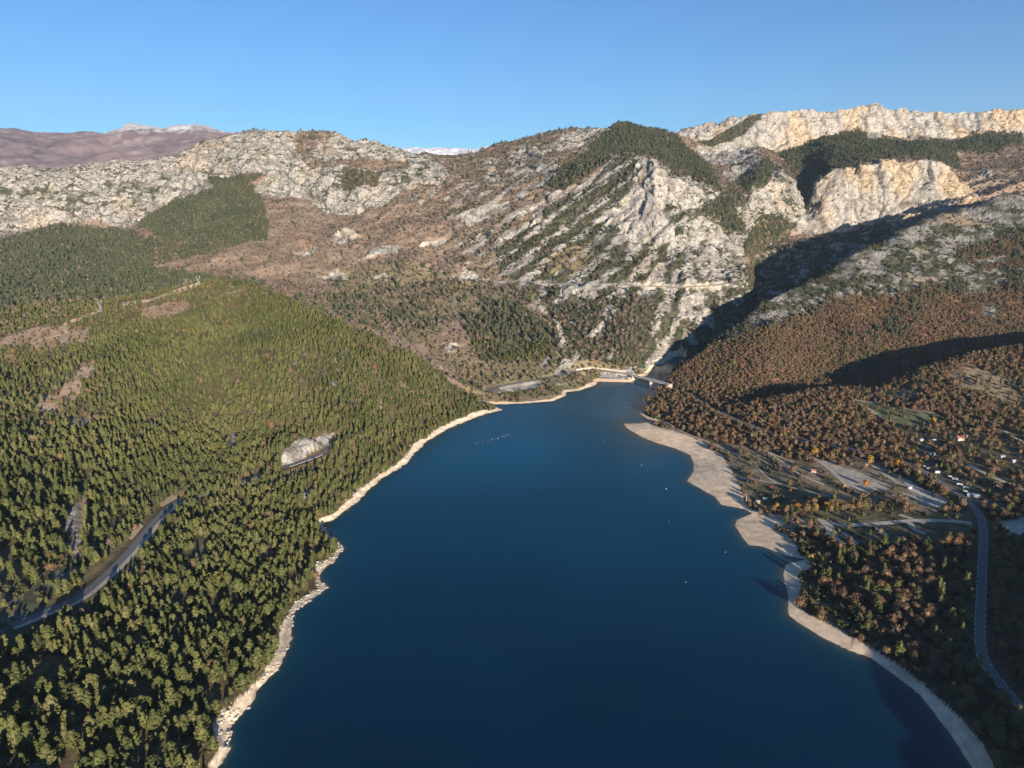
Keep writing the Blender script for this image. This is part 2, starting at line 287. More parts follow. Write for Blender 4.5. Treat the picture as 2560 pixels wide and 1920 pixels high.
# right, far
paint('scrub', [(1440,352),(1560,420),(1640,370),(1700,360),(1780,370),(1745,460),(1700,520),(1620,560),(1520,450)], far)
paint('rock', [(1420,385),(1490,385),(1560,422),(1513,453),(1469,452),(1425,440)], far, .6)
paint('rockmid', [(1470,470),(1520,468),(1570,508),(1615,510),(1605,560),(1628,596),(1570,640),(1500,700),(1470,560)], far)
paint('rock', [(1575,452),(1600,450),(1655,466),(1620,505),(1612,512)], far, .6)
paint('rockmid', [(1590,345),(1650,322),(1640,345),(1610,395),(1585,400),(1560,380)], far)
paint('rockmid', [(1640,385),(1690,365),(1720,395),(1740,440),(1745,490),(1650,480),(1610,450)], far, .8)
paint('wall', [(1430,288),(1520,262),(1600,245),(1690,222),(1900,210),(2100,228),(2900,200),(2900,292),(2212,294),(2100,285),(2078,304),(2010,297),(1970,311),(1919,297),(1875,304),(1858,280),(1774,297),(1723,324),(1682,333),(1645,318),(1620,330),(1610,350),(1545,362),(1515,340),(1500,318),(1560,300),(1480,300)], far, .6)
paint('scrub', [(1510,302),(1560,290),(1648,244),(1645,262),(1600,300),(1540,315)], far, .6)
paint('pinefar', [(1682,336),(1774,298),(1858,282),(1875,304),(1970,311),(2078,304),(2140,290),(2212,300),(2260,330),(2150,370),(2100,380),(2050,360),(1960,346),(1900,345),(1850,360),(1800,366),(1760,380),(1720,372)], far, .6)
paint('brown', [(2060,322),(2130,335),(2160,300),(2900,300),(2900,400),(2212,402),(2130,398),(2080,372)], far)
paint('pinefar', [(2090,292),(2200,290),(2210,315),(2130,330)], far)
paint('wall', [(1745,455),(1762,398),(1800,370),(1870,350),(1920,348),(1960,360),(2000,344),(2045,360),(2072,400),(2130,370),(2150,385),(2090,405),(2120,428),(2044,450),(1970,472),(1930,490),(1870,505),(1720,505),(1722,480)], far, .5)
paint('pinefar', [(1520,446),(1581,433),(1615,507),(1570,504),(1520,460)], far, .6); paint('pinefar', [(1618,504),(1645,470),(1699,473),(1706,504),(1631,534),(1615,538)], far, .6)
paint('pinefar', [(1587,406),(1638,362),(1659,341),(1672,358),(1659,406),(1611,422)], far, .6)
paint('rockscrub', [(1600,600),(1625,560),(1700,520),(1841,505),(1919,487),(1960,520),(1800,640),(1500,860),(1440,800),(1500,700)], far)
# right mountain face and near land
paint('oakgreen', [(1450,790),(1570,700),(1700,630),(1850,580),(2000,600),(2212,560),(2900,540),(2900,700),(2212,700),(1900,680),(1640,750)], crest, 2)
paint('oak', [(1440,840),(1500,760),(1700,700),(1900,640),(2100,640),(2900,640),(2900,860),(1600,900)], crest, 1.5)
paint('oakgreen', [(1740,800),(1800,740),(1900,700),(2000,600),(2050,600),(1960,720),(1900,790),(1780,830)], crest, 2)
paint('rockscrub', [(1560,705),(1672,615),(1841,525),(1919,490),(1970,462),(2112,425),(2212,395),(2900,360),(2900,620),(2212,600),(2100,640),(2000,620),(1900,640),(1800,640),(1700,690),(1590,720)], crest, 1.8)
paint('rockright', [(1640,650),(1841,525),(1919,487),(2044,442),(2212,395),(2900,360),(2900,540),(2212,520),(2120,560),(1960,580),(1850,600),(1700,660)], crest, 2)
paint('rockmid', [(1900,520),(2044,445),(2212,398),(2900,370),(2900,440),(2212,450),(2080,490),(1960,530)], crest, 2)
paint('oakgreen', [(2060,540),(2212,500),(2900,490),(2900,560),(2130,580)], crest, 2)
for q in ([(1990,598),(2040,590),(2060,600),(2010,612)], [(1860,600),(1900,585),(1915,592),(1880,608)], [(2110,560),(2170,552),(2180,562),(2120,570)], [(2120,660),(2160,655),(2150,690),(2125,685)], [(1922,640),(1935,600),(1938,643)], [(1550,735),(1600,712),(1600,722),(1560,740)]):
    paint('rockmid', q, crest, 1)
near_r = crest & (PX > 1300) & (Y < 1080)
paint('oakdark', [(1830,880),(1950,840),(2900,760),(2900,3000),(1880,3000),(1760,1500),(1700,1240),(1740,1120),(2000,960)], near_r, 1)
paint('oak', [(1850,850),(2000,830),(2120,860),(2212,900),(2212,960),(2080,900),(1950,880)], near_r, 1)
paint('camp', [(1935,935),(2000,925),(2120,930),(2300,930),(2300,1110),(2120,1100),(2060,1062),(1990,1010),(1945,985)], near_r, 1)
paint('oak', [(1990,985),(2060,960),(2080,985),(2040,1010)], near_r, 1)
paint('meadow', [(2085,790),(2150,800),(2212,850),(2212,880),(2120,850),(2040,815)], near_r, 2)
paint('grass', [(1852,862),(1927,882),(2008,890),(2050,909),(1990,928),(1952,930),(1911,906)], near_r, .5)
paint('meadow', [(1905,850),(1960,838),(1990,850),(1960,866),(1915,866)], near_r, .5)
paint('meadow', [(1545,955),(1600,962),(1680,990),(1760,1000),(1860,985),(1900,1005),(1960,1050),(2050,1090),(2000,1120),(1960,1092),(1850,1090),(1800,1085),(1700,1100),(1620,1095),(1590,1060),(1560,1000)], near_r, .5)
paint('field', [(1640,1050),(1720,1040),(1800,1068),(1790,1085),(1650,1095),(1610,1085)], near_r, .5)
paint('gravel', [(1886,1003),(1964,1041),(2052,1084),(2021,1097),(1983,1084),(1958,1047)], near_r, .4)
paint('gravel', [(1758,987),(1911,1044),(1924,1059),(1864,1066),(1833,1053),(1786,1016)], near_r, .6)
paint('field', [(1764,1105),(1900,1105),(2099,1108),(2105,1165),(2000,1170),(1820,1178),(1740,1150),(1690,1145),(1700,1125)], near_r, .4)
paint('pathy', [(1640,1110),(1740,1118),(1780,1140),(1700,1150),(1640,1130)], near_r, 1)
paint('gravel', [(2150,1128),(2260,1110),(2300,1150),(2190,1165)], near_r, .5)
paint('meadow', [(1395,910),(1440,912),(1500,945),(1535,955),(1525,968),(1440,930)], near_r, .5)
sandw = near_r
paint('sand', [(1340,915),(1398,914),(1420,926),(1470,938),(1515,950),(1527,965),(1560,985),(1582,1020),(1602,1060),(1615,1102),(1555,1097),(1470,1045),(1485,1000),(1440,970),(1370,945)], sandw, .3)
paint('sand', [(1580,1120),(1655,1116),(1700,1131),(1680,1143),(1708,1165),(1736,1197),(1745,1212),(1646,1190),(1590,1160)], sandw, .3)
paint('sand', [(1680,1215),(1765,1217),(1728,1240),(1733,1275),(1722,1315),(1760,1340),(1830,1372),(1880,1392),(1930,1420),(1990,1462),(2040,1512),(2085,1555),(2125,1605),(2155,1659),(2210,1790),(2090,1759),(1989,1530),(1880,1440),(1771,1395),(1690,1340)], sandw, .3)
paint('shrubby', [(1733,1240),(1750,1235),(1790,1290),(1850,1350),(1900,1385),(1880,1392),(1830,1370),(1760,1338),(1727,1312)], near_r, .5)
paint('shrubby', [(1672,1145),(1720,1140),(1790,1200),(1800,1235),(1745,1215),(1712,1165)], near_r, .5)
# left near hill
nl = crest & (PX < 1100)
paint('brown', [(-900,715),(0,717),(102,707),(200,705),(190,740),(102,777),(-900,777)], nl)
paint('pineopen', [(-900,777),(150,750),(215,790),(230,900),(150,960),(-900,980)], nl, 3)
paint('pathy', [(70,860),(120,850),(190,780),(205,790),(150,880),(90,900)], nl, 2)
paint('brown', [(305,672),(400,650),(416,666),(355,692),(310,690)], nl)
paint('pathy', [(262,662),(332,645),(382,624),(430,610),(442,614),(390,634),(336,652),(268,668)], None, .3)
paint('pathy', [(135,700),(190,682),(215,672),(220,678),(170,694),(140,706)], None, .3)
paint('brown', [(150,905),(220,895),(230,905),(150,930)], nl)
for q in ([(722,790),(728,760),(733,765),(728,800)], [(712,825),(728,820),(733,838),(718,845)], [(498,935),(510,930),(512,975),(502,990)], [(600,1006),(622,980),(648,960),(700,938),(722,936),(716,955),(680,975),(630,1004)]):
    paint('bare', q, nl, .5)
paint('rockmid', [(0,1300),(60,1240),(140,1205),(175,1200),(170,1240),(110,1285),(60,1320),(0,1345)], nl, 1)
paint('rockmid', [(140,1120),(185,1060),(190,1075),(170,1200),(145,1200)], nl, 1); paint('rockscrub', [(240,1120),(270,1110),(275,1150),(240,1150)], nl, 1)
paint('bare', [(648,1075),(672,1050),(680,1055),(668,1080)], nl, .5)
paint('pineopen', [(-900,1210),(60,1220),(150,1190),(170,1250),(60,1330),(-900,1400)], nl, 1)
paint('rockscrub', [(-100,1330),(60,1255),(150,1215),(165,1250),(60,1335),(-100,1400)], nl, 1)

# lake clamp
SD = np.full(X.shape, 400.0)
mk = Y < 1420
SD[mk] = shore_d(X[mk], Y[mk])
leftside = (X < 0) & (Y < 1000)
slope = np.where(leftside, 0.34, np.where((X > 150) & (Y < 1120), 0.055, np.where((Y > 1150) & (X > 200), 1.3, 0.28)))
slope = smooth(smooth(slope, 4, 1), 4, 0)
# undulation
Z1 = Zz.copy()
amp = sstep(300, 2500, Y)
Z1 += (2.5+9*amp)*fbm(X, Y, 0.0, 170, 4, 5)*np.where((X > 100) & (Y < 980), .35, 1)
gully = ridged(X*1.0, Y*0.55, 0.0, 150, 4, 21) - .35
Z1 += gully*(1.5+11*sstep(1000, 1900, Y))*np.where((X > 100) & (Y < 1000), .2, 1)
lvl = np.array([CL[n][0] for n in names])[cls]
lvls = smooth(smooth(lvl, 1.2, 0), 1.2, 1)
NNx = ridged(X, Y, Zz*0.35, 62, 5, 31)
dcoef = sstep(250, 1600, Y)
# rock displacement toward the viewer side (outward from slope)
gy = np.gradient(G, axis=0); gx = np.gradient(G, axis=1); nrm = np.cross(gx, gy); nrm /= np.linalg.norm(nrm, axis=2, keepdims=True)+1e-9
nrm = np.stack([smooth(smooth(nrm[..., i], 3, 0), 3, 1) for i in range(3)], 2)
strata_s = Zz*0.82 - X*0.57 + 9*fbm(X, Y, Zz, 190, 3, 41)
mid = ((PX > 900) & (PX < 1480) & (Y < 2200) & far)
hs = Zz + 0.10*X + 14*fbm(X, Y, Zz, 110, 3, 43)
fq = lambda v, p: (v/p) % 1
saw = lambda t: sstep(0, .16, t)*(1-.75*t)
st = np.where(mid, saw(fq(strata_s, 24.0)), .65*saw(fq(hs, 31.0))+.35*saw(fq(hs+7*fbm(X, Y, 0.0, 60, 2, 47), 13.0)))
sa = X*.82 + Zz*.57
an = ridged(sa/6.5, Y/3.0, strata_s, 21, 4, 301)
diag = mid | (crest & (PX > 1500) & (PY < 700)) | (far & (PX > 1440) & (PX < 1560))
cliffy = np.array([n in ('rock', 'wall') for n in names])[cls]
disp = lvls*dcoef*np.where(mid & ~cliffy, 5.0, 0)*(an-.4)
disp += lvls*dcoef*(9*(NNx-.35) + np.where(mid, 5.0, 8)*(st-.5)*(1+2*fbm(X, Y, Zz, 70, 2, 49)) + 5*fbm(X, Y, Zz*.35, 60, 2, 51))
disp += (1-lvls)*dcoef*1.2*fbm(X, Y, Zz, 20, 2, 57)
rm = lvls > .2
fx, fy, fz = X[rm] + 6*fbm(X[rm], Y[rm], Zz[rm], 40, 2, 331), Y[rm], Zz[rm] + 6*fbm(X[rm], Y[rm], Zz[rm], 40, 2, 333)
tl = diag[rm] & ~cliffy[rm]
ax = np.where(tl, sa[rm]*.22, fx); az = np.where(tl, strata_s[rm]*1.25, fz*.5)
f1, e1 = facet(ax, fy*.8, az, 58, 3); f2, e2 = facet(ax, fy, az*1.15, 21, 5)
crack = np.zeros(X.shape); crack[rm] = 1-sstep(0, .16, np.minimum(e1, e2*1.3))
crf = np.where(crest, .40, 1.0)
disp *= np.where(crest, .6, 1)
disp[rm] += (lvls*dcoef*crf)[rm]*(17*f1 + 7.5*f2 - 5*crack[rm])
XN = X + nrm[..., 0]*disp; YN = Y + nrm[..., 1]*disp; ZN = Z1 + nrm[..., 2]*disp
ZN = ZN + .35*fbm(X, Y, 0.0, 6, 2, 58)*sstep(0, 30, SD)*(Y < 1000)
# shore profile
bank = np.where(leftside, 1.6*sstep(1, 7, SD)*(ridged(X, Y, 0.0, 9, 3, 77)+.2), .0)
prof = np.where(SD > 0, SD*slope + 26*(np.maximum(SD-18, 0)/60)**2 + bank*(SD > 0), np.maximum(SD*np.where(leftside, .5, .16), -9))
prof = np.where(SD > 0, np.maximum(prof, .02), prof)
lim = np.where(SD > 0, np.minimum(np.maximum(ZN, SD*.03), prof), prof)
ZN = np.where(mk & (SD < 390), np.where(SD > 0, lim, prof), ZN)
G = np.stack([XN, YN, ZN], 2)

# shore strips
wstrip = np.where(leftside, 6.5+4*fbm(X, Y, 0.0, 40, 2, 81), 7+4*fbm(X, Y, 0.0, 40, 2, 82))
wstrip = np.where((~leftside) & (Y > 1000) & (X < 120), 6, wstrip)
cls[(SD < wstrip) & (SD > -60)] = idx['sand']
leftsand = (cls == idx['sand']) & leftside

# fields per vertex
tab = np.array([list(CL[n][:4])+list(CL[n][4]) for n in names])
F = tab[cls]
rocklev = F[..., 0]
rn = .5 + .95*fbm(XN, YN, ZN*.8, 30, 5, 101, .62)
stripe = .5 + .5*np.where(mid, np.cos(strata_s/17.0*2*math.pi), np.cos(hs/34.0*2*math.pi))
rn2 = .5+.62*fbm(sa/5.0, Y/2.2, strata_s, 17, 4, 311, .6)+.40*fbm(XN, YN, ZN, 55, 3, 315)
rn3 = .5+.60*fbm(XN/1.0, YN, hs*3.2, 26, 4, 321, .6)+.40*fbm(XN, YN, ZN, 60, 3, 325)
rn4 = .56 + .30*np.cos((strata_s+3*fbm(XN, YN, ZN, 60, 2, 341))/31.0*2*math.pi) + .50*fbm(sa/8.0, Y/2.6, strata_s, 19, 4, 343, .6) + .22*fbm(XN, YN, ZN, 70, 3, 345)
rn3 = rn3 + .22*fbm(XN, YN, ZN, 130, 2, 351)
ledge = np.where(fq(hs, 31.0) > .82, .26, 0)*(lvls > .3)
rn3 = rn3 - .03 + ledge
rn = np.where(mid & ~cliffy, rn4, np.where(diag, .80*rn2+.20*rn, .55*rn3 + .45*rn))
rock = sstep(-.07, .07, rocklev*1.04 - np.clip(rn, 0.04, .99))
rock = np.where(rocklev >= .99, np.clip(rock+.6, 0, 1)*(rn < .95), rock)
rock = np.where((rocklev <= .02), 0, rock)
rock *= sstep(.98, .9, 0*X)
gcol = F[..., 4:7].copy()
v1 = fbm(XN, YN, 0.0, 60, 4, 111)[..., None]; v2 = fbm(XN, YN, ZN, 9, 3, 115)[..., None]
gcol = gcol*(1+.35*v1+.35*v2)*np.array([1, 1, 1]) * (1+np.array([.10, -.0, -.06])*fbm(XN, YN, 0.0, 140, 2, 118)[..., None])
rc = np.array([.385, .360, .325])*np.ones(X.shape+(3,))
warm = (sstep(.15, .6, fbm(XN, YN, ZN*.4, 120, 3, 121) + .35*sstep(1600, 1800, PX)*far)*(.45+.55*sstep(1600, 1800, PX)))[..., None]
rc = rc*(1-warm) + np.array([.46, .36, .25])*warm
stain = sstep(.1, .6, fbm(XN*1.0, YN, ZN*.22, 26, 4, 125))[..., None]
rc = rc*(1-.35*stain) ; rc *= (1+.32*fbm(XN, YN, ZN, 8, 3, 129)[..., None])
crk = sstep(.3, 1, crack)[..., None]*rock[..., None]; rc = rc*(1-.45*crk)
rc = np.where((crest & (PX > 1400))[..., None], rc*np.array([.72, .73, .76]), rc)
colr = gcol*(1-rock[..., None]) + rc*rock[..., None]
colr = np.where(((cls == idx['sand']) & ~leftside)[..., None], colr*(1+.05*np.sin(SD*1.1+2*fbm(X, Y, 0.0, 20, 2, 141)))[..., None]*(1-.2*sstep(.2, .7, fbm(X, Y, 0.0, 14, 3, 143)))[..., None], colr)
colr = np.where(leftsand[..., None], np.array([.60, .495, .365])*(1+.5*fbm(X, Y, 0.0, 5, 3, 131)[..., None]), colr)
wet = (1-sstep(.1, 1.6, SD))*.35
colr = colr*(1-wet[..., None])
colr = np.clip(colr, .01, .9)

def grid_faces(nr, nc):
    i = np.arange(nr-1)[:, None]*nc + np.arange(nc-1)[None]
    return np.stack([i, i+1, i+nc+1, i+nc], -1).reshape(-1, 4)
def np_mesh(name, V, Fq, cols=None, fl=None, smooth_=True):
    me = bpy.data.meshes.new(name); V = np.asarray(V, np.float32).reshape(-1, 3); k = Fq.shape[1]
    me.vertices.add(len(V)); me.vertices.foreach_set('co', V.ravel())
    me.loops.add(Fq.size); me.loops.foreach_set('vertex_index', Fq.ravel().astype(np.int32))
    me.polygons.add(len(Fq)); me.polygons.foreach_set('loop_start', np.arange(0, Fq.size, k, dtype=np.int32))
    me.polygons.foreach_set('use_smooth', np.full(len(Fq), smooth_))
    me.update(calc_edges=True)
    if cols is not None:
        a = me.attributes.new('Col', 'FLOAT_COLOR', 'POINT'); c = np.ones((len(V), 4), np.float32); c[:, :3] = cols.reshape(-1, 3); a.data.foreach_set('color', c.ravel())
    for nm, v in (fl or {}).items():
        a = me.attributes.new(nm, 'FLOAT', 'POINT'); a.data.foreach_set('value', np.asarray(v, np.float32).ravel())
    return me

# ------------------------------------------------------------------ materials
def new_mat(name):
    m = bpy.data.materials.new(name); m.use_nodes = True; nt = m.node_tree; nt.nodes.clear()
    return m, nt, nt.nodes.new('ShaderNodeOutputMaterial')
def nd(nt, t, **k):
    n = nt.nodes.new(t)
    for a, b in k.items(): setattr(n, a, b)
    return n
def ground_material(name):
    m, nt, out = new_mat(name); L = nt.links.new
    b = nd(nt, 'ShaderNodeBsdfPrincipled'); b.inputs['Roughness'].default_value = .95; b.inputs['Specular IOR Level'].default_value = .1
    at = nd(nt, 'ShaderNodeAttribute', attribute_name='Col'); ar = nd(nt, 'ShaderNodeAttribute', attribute_name='rock'); sm_ = nd(nt, 'ShaderNodeAttribute', attribute_name='sand')
    tc = nd(nt, 'ShaderNodeTexCoord')
    n1 = nd(nt, 'ShaderNodeTexNoise'); n1.inputs['Scale'].default_value = .32; n1.inputs['Detail'].default_value = 6; n1.inputs['Roughness'].default_value = .68; L(tc.outputs['Object'], n1.inputs['Vector'])
    mr = nd(nt, 'ShaderNodeMapRange'); mr.inputs[1].default_value = .3; mr.inputs[2].default_value = .7; mr.inputs[3].default_value = .62; mr.inputs[4].default_value = 1.36; L(n1.outputs['Fac'], mr.inputs[0])
    mxs = nd(nt, 'ShaderNodeMix', data_type='FLOAT'); sm2 = nd(nt, 'ShaderNodeMath', operation='MULTIPLY'); L(sm_.outputs['Fac'], sm2.inputs[0]); sm2.inputs[1].default_value = .75; L(sm2.outputs[0], mxs.inputs[0]); L(mr.outputs[0], mxs.inputs[2]); mxs.inputs[3].default_value = 1.0
    mx = nd(nt, 'ShaderNodeVectorMath', operation='SCALE'); L(at.outputs['Color'], mx.inputs[0]); L(mxs.outputs[0], mx.inputs['Scale'])
    # cracks in the rock
    mp = nd(nt, 'ShaderNodeMapping'); mp.inputs['Scale'].default_value = (1, 1, .38); L(tc.outputs['Object'], mp.inputs['Vector'])
    v = nd(nt, 'ShaderNodeTexVoronoi', feature='DISTANCE_TO_EDGE'); v.inputs['Scale'].default_value = .085; L(mp.outputs[0], v.inputs['Vector'])
    vr = nd(nt, 'ShaderNodeMapRange'); vr.inputs[1].default_value = 0; vr.inputs[2].default_value = .12; L(v.outputs['Distance'], vr.inputs[0])
    n2 = nd(nt, 'ShaderNodeTexNoise'); n2.inputs['Scale'].default_value = .11; n2.inputs['Detail'].default_value = 9; n2.inputs['Roughness'].default_value = .72; L(mp.outputs[0], n2.inputs['Vector'])
    ad = nd(nt, 'ShaderNodeMath', operation='MULTIPLY_ADD'); L(vr.outputs[0], ad.inputs[0]); ad.inputs[1].default_value = .12; L(n2.outputs['Fac'], ad.inputs[2])
    st = nd(nt, 'ShaderNodeMath', operation='MULTIPLY_ADD'); L(ar.outputs['Fac'], st.inputs[0]); st.inputs[1].default_value = .9; st.inputs[2].default_value = .06
    bp = nd(nt, 'ShaderNodeBump'); bp.inputs['Distance'].default_value = 6.0; st2 = nd(nt, 'ShaderNodeMath', operation='SUBTRACT', use_clamp=True); L(st.outputs[0], st2.inputs[0]); L(sm_.outputs['Fac'], st2.inputs[1]); L(st2.outputs[0], bp.inputs['Strength']); L(ad.outputs[0], bp.inputs['Height'])
    dk = nd(nt, 'ShaderNodeMapRange'); dk.inputs[3].default_value = .78; dkm = nd(nt, 'ShaderNodeMix', data_type='FLOAT'); L(ar.outputs['Fac'], dkm.inputs[0]); dkm.inputs[2].default_value = 1.0; L(dk.outputs[0], dkm.inputs[3]); dk.inputs[4].default_value = 1.0; L(vr.outputs[0], dk.inputs[0])
    mm = nd(nt, 'ShaderNodeVectorMath', operation='SCALE'); L(mx.outputs[0], mm.inputs[0]); L(dkm.outputs[0], mm.inputs['Scale'])
    L(mm.outputs[0], b.inputs['Base Color']); L(bp.outputs[0], b.inputs['Normal']); L(b.outputs[0], out.inputs[0])
    return m
M_ground = ground_material('ground_cover')

def plain(name, c, rough=.8, noise=.25, scale=1.5, metal=0.0):
    m, nt, out = new_mat(name); L = nt.links.new
    b = nd(nt, 'ShaderNodeBsdfPrincipled'); b.inputs['Roughness'].default_value = rough; b.inputs['Metallic'].default_value = metal; b.inputs['Specular IOR Level'].default_value = .3
    tc = nd(nt, 'ShaderNodeTexCoord'); n = nd(nt, 'ShaderNodeTexNoise'); n.inputs['Scale'].default_value = scale; n.inputs['Detail'].default_value = 5; L(tc.outputs['Object'], n.inputs['Vector'])
    r = nd(nt, 'ShaderNodeMapRange'); r.inputs[1].default_value = .3; r.inputs[2].default_value = .7; r.inputs[3].default_value = 1-noise; r.inputs[4].default_value = 1+noise; L(n.outputs['Fac'], r.inputs[0])
    s = nd(nt, 'ShaderNodeVectorMath', operation='SCALE'); s.inputs[0].default_value = c; L(r.outputs[0], s.inputs['Scale'])
    L(s.outputs[0], b.inputs['Base Color']); L(b.outputs[0], out.inputs[0])
    return m
def foliage(name, ramp, transl=.25, patch=.5, pscale=.012):
    m, nt, out = new_mat(name); L = nt.links.new
    oi = nd(nt, 'ShaderNodeObjectInfo')
    n = nd(nt, 'ShaderNodeTexNoise'); n.inputs['Scale'].default_value = pscale; n.inputs['Detail'].default_value = 3; L(oi.outputs['Location'], n.inputs['Vector'])
    a = nd(nt, 'ShaderNodeMix', data_type='FLOAT'); a.inputs[0].default_value = patch; L(oi.outputs['Random'], a.inputs[2])
    mr = nd(nt, 'ShaderNodeMapRange'); mr.inputs[1].default_value = .28; mr.inputs[2].default_value = .72; L(n.outputs['Fac'], mr.inputs[0]); L(mr.outputs[0], a.inputs[3])
    cr = nd(nt, 'ShaderNodeValToRGB'); L(a.outputs[0], cr.inputs[0])
    el = cr.color_ramp.elements
    while len(el) < len(ramp): el.new(.5)
    for e, (p, c) in zip(el, ramp): e.position = p; e.color = (*c, 1)
    tc = nd(nt, 'ShaderNodeTexCoord'); n2 = nd(nt, 'ShaderNodeTexNoise'); n2.inputs['Scale'].default_value = .9; n2.inputs['Detail'].default_value = 3; L(tc.outputs['Object'], n2.inputs['Vector'])
    r2 = nd(nt, 'ShaderNodeMapRange'); r2.inputs[1].default_value = .3; r2.inputs[2].default_value = .7; r2.inputs[3].default_value = .7; r2.inputs[4].default_value = 1.3; L(n2.outputs['Fac'], r2.inputs[0])
    s = nd(nt, 'ShaderNodeVectorMath', operation='SCALE'); L(cr.outputs[0], s.inputs[0]); L(r2.outputs[0], s.inputs['Scale'])
    d = nd(nt, 'ShaderNodeBsdfDiffuse'); t = nd(nt, 'ShaderNodeBsdfTranslucent'); mx = nd(nt, 'ShaderNodeMixShader'); mx.inputs[0].default_value = transl
    L(s.outputs[0], d.inputs[0]); L(s.outputs[0], t.inputs[0]); L(d.outputs[0], mx.inputs[1]); L(t.outputs[0], mx.inputs[2]); L(mx.outputs[0], out.inputs[0])
    return m
M_pine = foliage('pine_needles', [(0, (.044,.058,.027)), (.35, (.086,.098,.038)), (.7, (.130,.134,.052)), (1, (.170,.155,.074))], .2)
M_pinefar = foliage('far_pine_needles', [(0, (.046,.057,.038)), (.5, (.076,.086,.050)), (1, (.122,.114,.070))], .15)
M_oak = foliage('oak_leaves', [(0, (.118,.080,.056)), (.28, (.175,.115,.074)), (.48, (.225,.138,.078)), (.62, (.170,.132,.100)), (.74, (.245,.172,.078)), (.83, (.105,.102,.054)), (.93, (.050,.064,.034)), (1, (.040,.054,.030))], .25)
M_bare = foliage('bare_twigs', [(0, (.135,.108,.090)), (.4, (.180,.142,.118)), (.75, (.205,.150,.112)), (1, (.150,.138,.092))], .2)
M_scrub = foliage('scrub_leaves', [(0, (.040,.050,.026)), (.5, (.072,.075,.036)), (1, (.130,.105,.060))], .15)
M_orange = foliage('orange_leaves', [(0, (.42,.17,.04)), (1, (.48,.24,.05))], .3, 0)
M_yellow = foliage('yellow_leaves', [(0, (.40,.25,.06)), (1, (.46,.33,.08))], .3, 0)
M_bark = plain('bark', (.12,.085,.06), .9)
M_road = plain('asphalt', (.135,.135,.14), .85, .2, .6)
M_rdlight = plain('worn_asphalt', (.21,.20,.19), .85, .2, .4)
M_grav = plain('gravel_surface', (.40,.35,.285), .95, .25, .5)
M_white = plain('white_paint', (.58,.58,.57), .5, .05)
M_conc = plain('concrete', (.42,.40,.36), .85, .2, .8)
M_stone = plain('stone_wall', (.36,.32,.26), .9, .3, 1.2)
M_steel = plain('galvanised_steel', (.22,.23,.24), .5, .1, 1, .3)
M_red = plain('roof_tiles', (.36,.12,.07), .8, .3, 2)
M_wood = plain('timber', (.22,.14,.08), .85, .3, 2)
M_glass = plain('dark_glass', (.03,.035,.04), .15, .05)
M_tyre = plain('rubber', (.03,.03,.03), .9, .1)
M_yelp = plain('yellow_boards', (.55,.40,.14), .7, .15)
M_redp = plain('red_plastic', (.55,.07,.04), .5, .08)
M_blue = plain('blue_grey_paint', (.30,.36,.42), .4, .05)
M_grey = plain('grey_paint', (.32,.33,.34), .4, .05)
M_cream = plain('cream_render', (.62,.56,.45), .85, .1)
M_crib = plain('weathered_logs', (.20,.165,.125), .9, .3, 2)
M_rockm = plain('loose_limestone', (.44,.40,.34), .95, .35, .7)

# ------------------------------------------------------------------ object helpers
def link(name, me, mat=None, parent=None, kind=None, label=None, cat=None, group=None, loc=None):
    o = bpy.data.objects.new(name, me); COL.objects.link(o)
    if mat is not None and me is not None and not me.materials: me.materials.append(mat)
    if parent: o.parent = parent
    if kind: o['kind'] = kind
    tag(o, label, cat, group)
    if loc is not None: o.location = loc
    return o
def tag(o, label=None, cat=None, group=None):
    if label: o['label'] = label
    if cat: o['category'] = cat
    if group: o['group'] = group
class MB:
    def __init__(s): s.v = []; s.f = []
    def add(s, v, f):
        k = len(s.v); s.v += [tuple(p) for p in v]; s.f += [tuple(i+k for i in q) for q in f]; return s
    def box(s, c, d, rz=0, taper=1.0):
        x, y, z = d[0]/2, d[1]/2, d[2]/2; cr, sr = math.cos(rz), math.sin(rz); v = []
        for sz in (-1, 1):
            t = taper if sz > 0 else 1
            for sx, sy in ((-1,-1),(1,-1),(1,1),(-1,1)):
                a, b = sx*x*t, sy*y*t; v.append((c[0]+a*cr-b*sr, c[1]+a*sr+b*cr, c[2]+sz*z))
        return s.add(v, [(3,2,1,0),(4,5,6,7),(0,1,5,4),(1,2,6,5),(2,3,7,6),(3,0,4,7)])
    def bar(s, a, b, r, r2=None, n=5):
        a = Vector(a); b = Vector(b); d = (b-a).normalized(); u = d.orthogonal().normalized(); w = d.cross(u); r2 = r if r2 is None else r2
        v = [a+(u*math.cos(k*2*math.pi/n)+w*math.sin(k*2*math.pi/n))*r for k in range(n)] + [b+(u*math.cos(k*2*math.pi/n)+w*math.sin(k*2*math.pi/n))*r2 for k in range(n)]
        return s.add(v, [(k, (k+1) % n, n+(k+1) % n, n+k) for k in range(n)] + [tuple(range(n))[::-1], tuple(range(n, 2*n))])
    def mesh(s, name, smooth_=False):
        me = bpy.data.meshes.new(name); me.from_pydata(s.v, [], s.f); me.update()
        if smooth_:
            me.polygons.foreach_set('use_smooth', [True]*len(me.polygons))
        return me

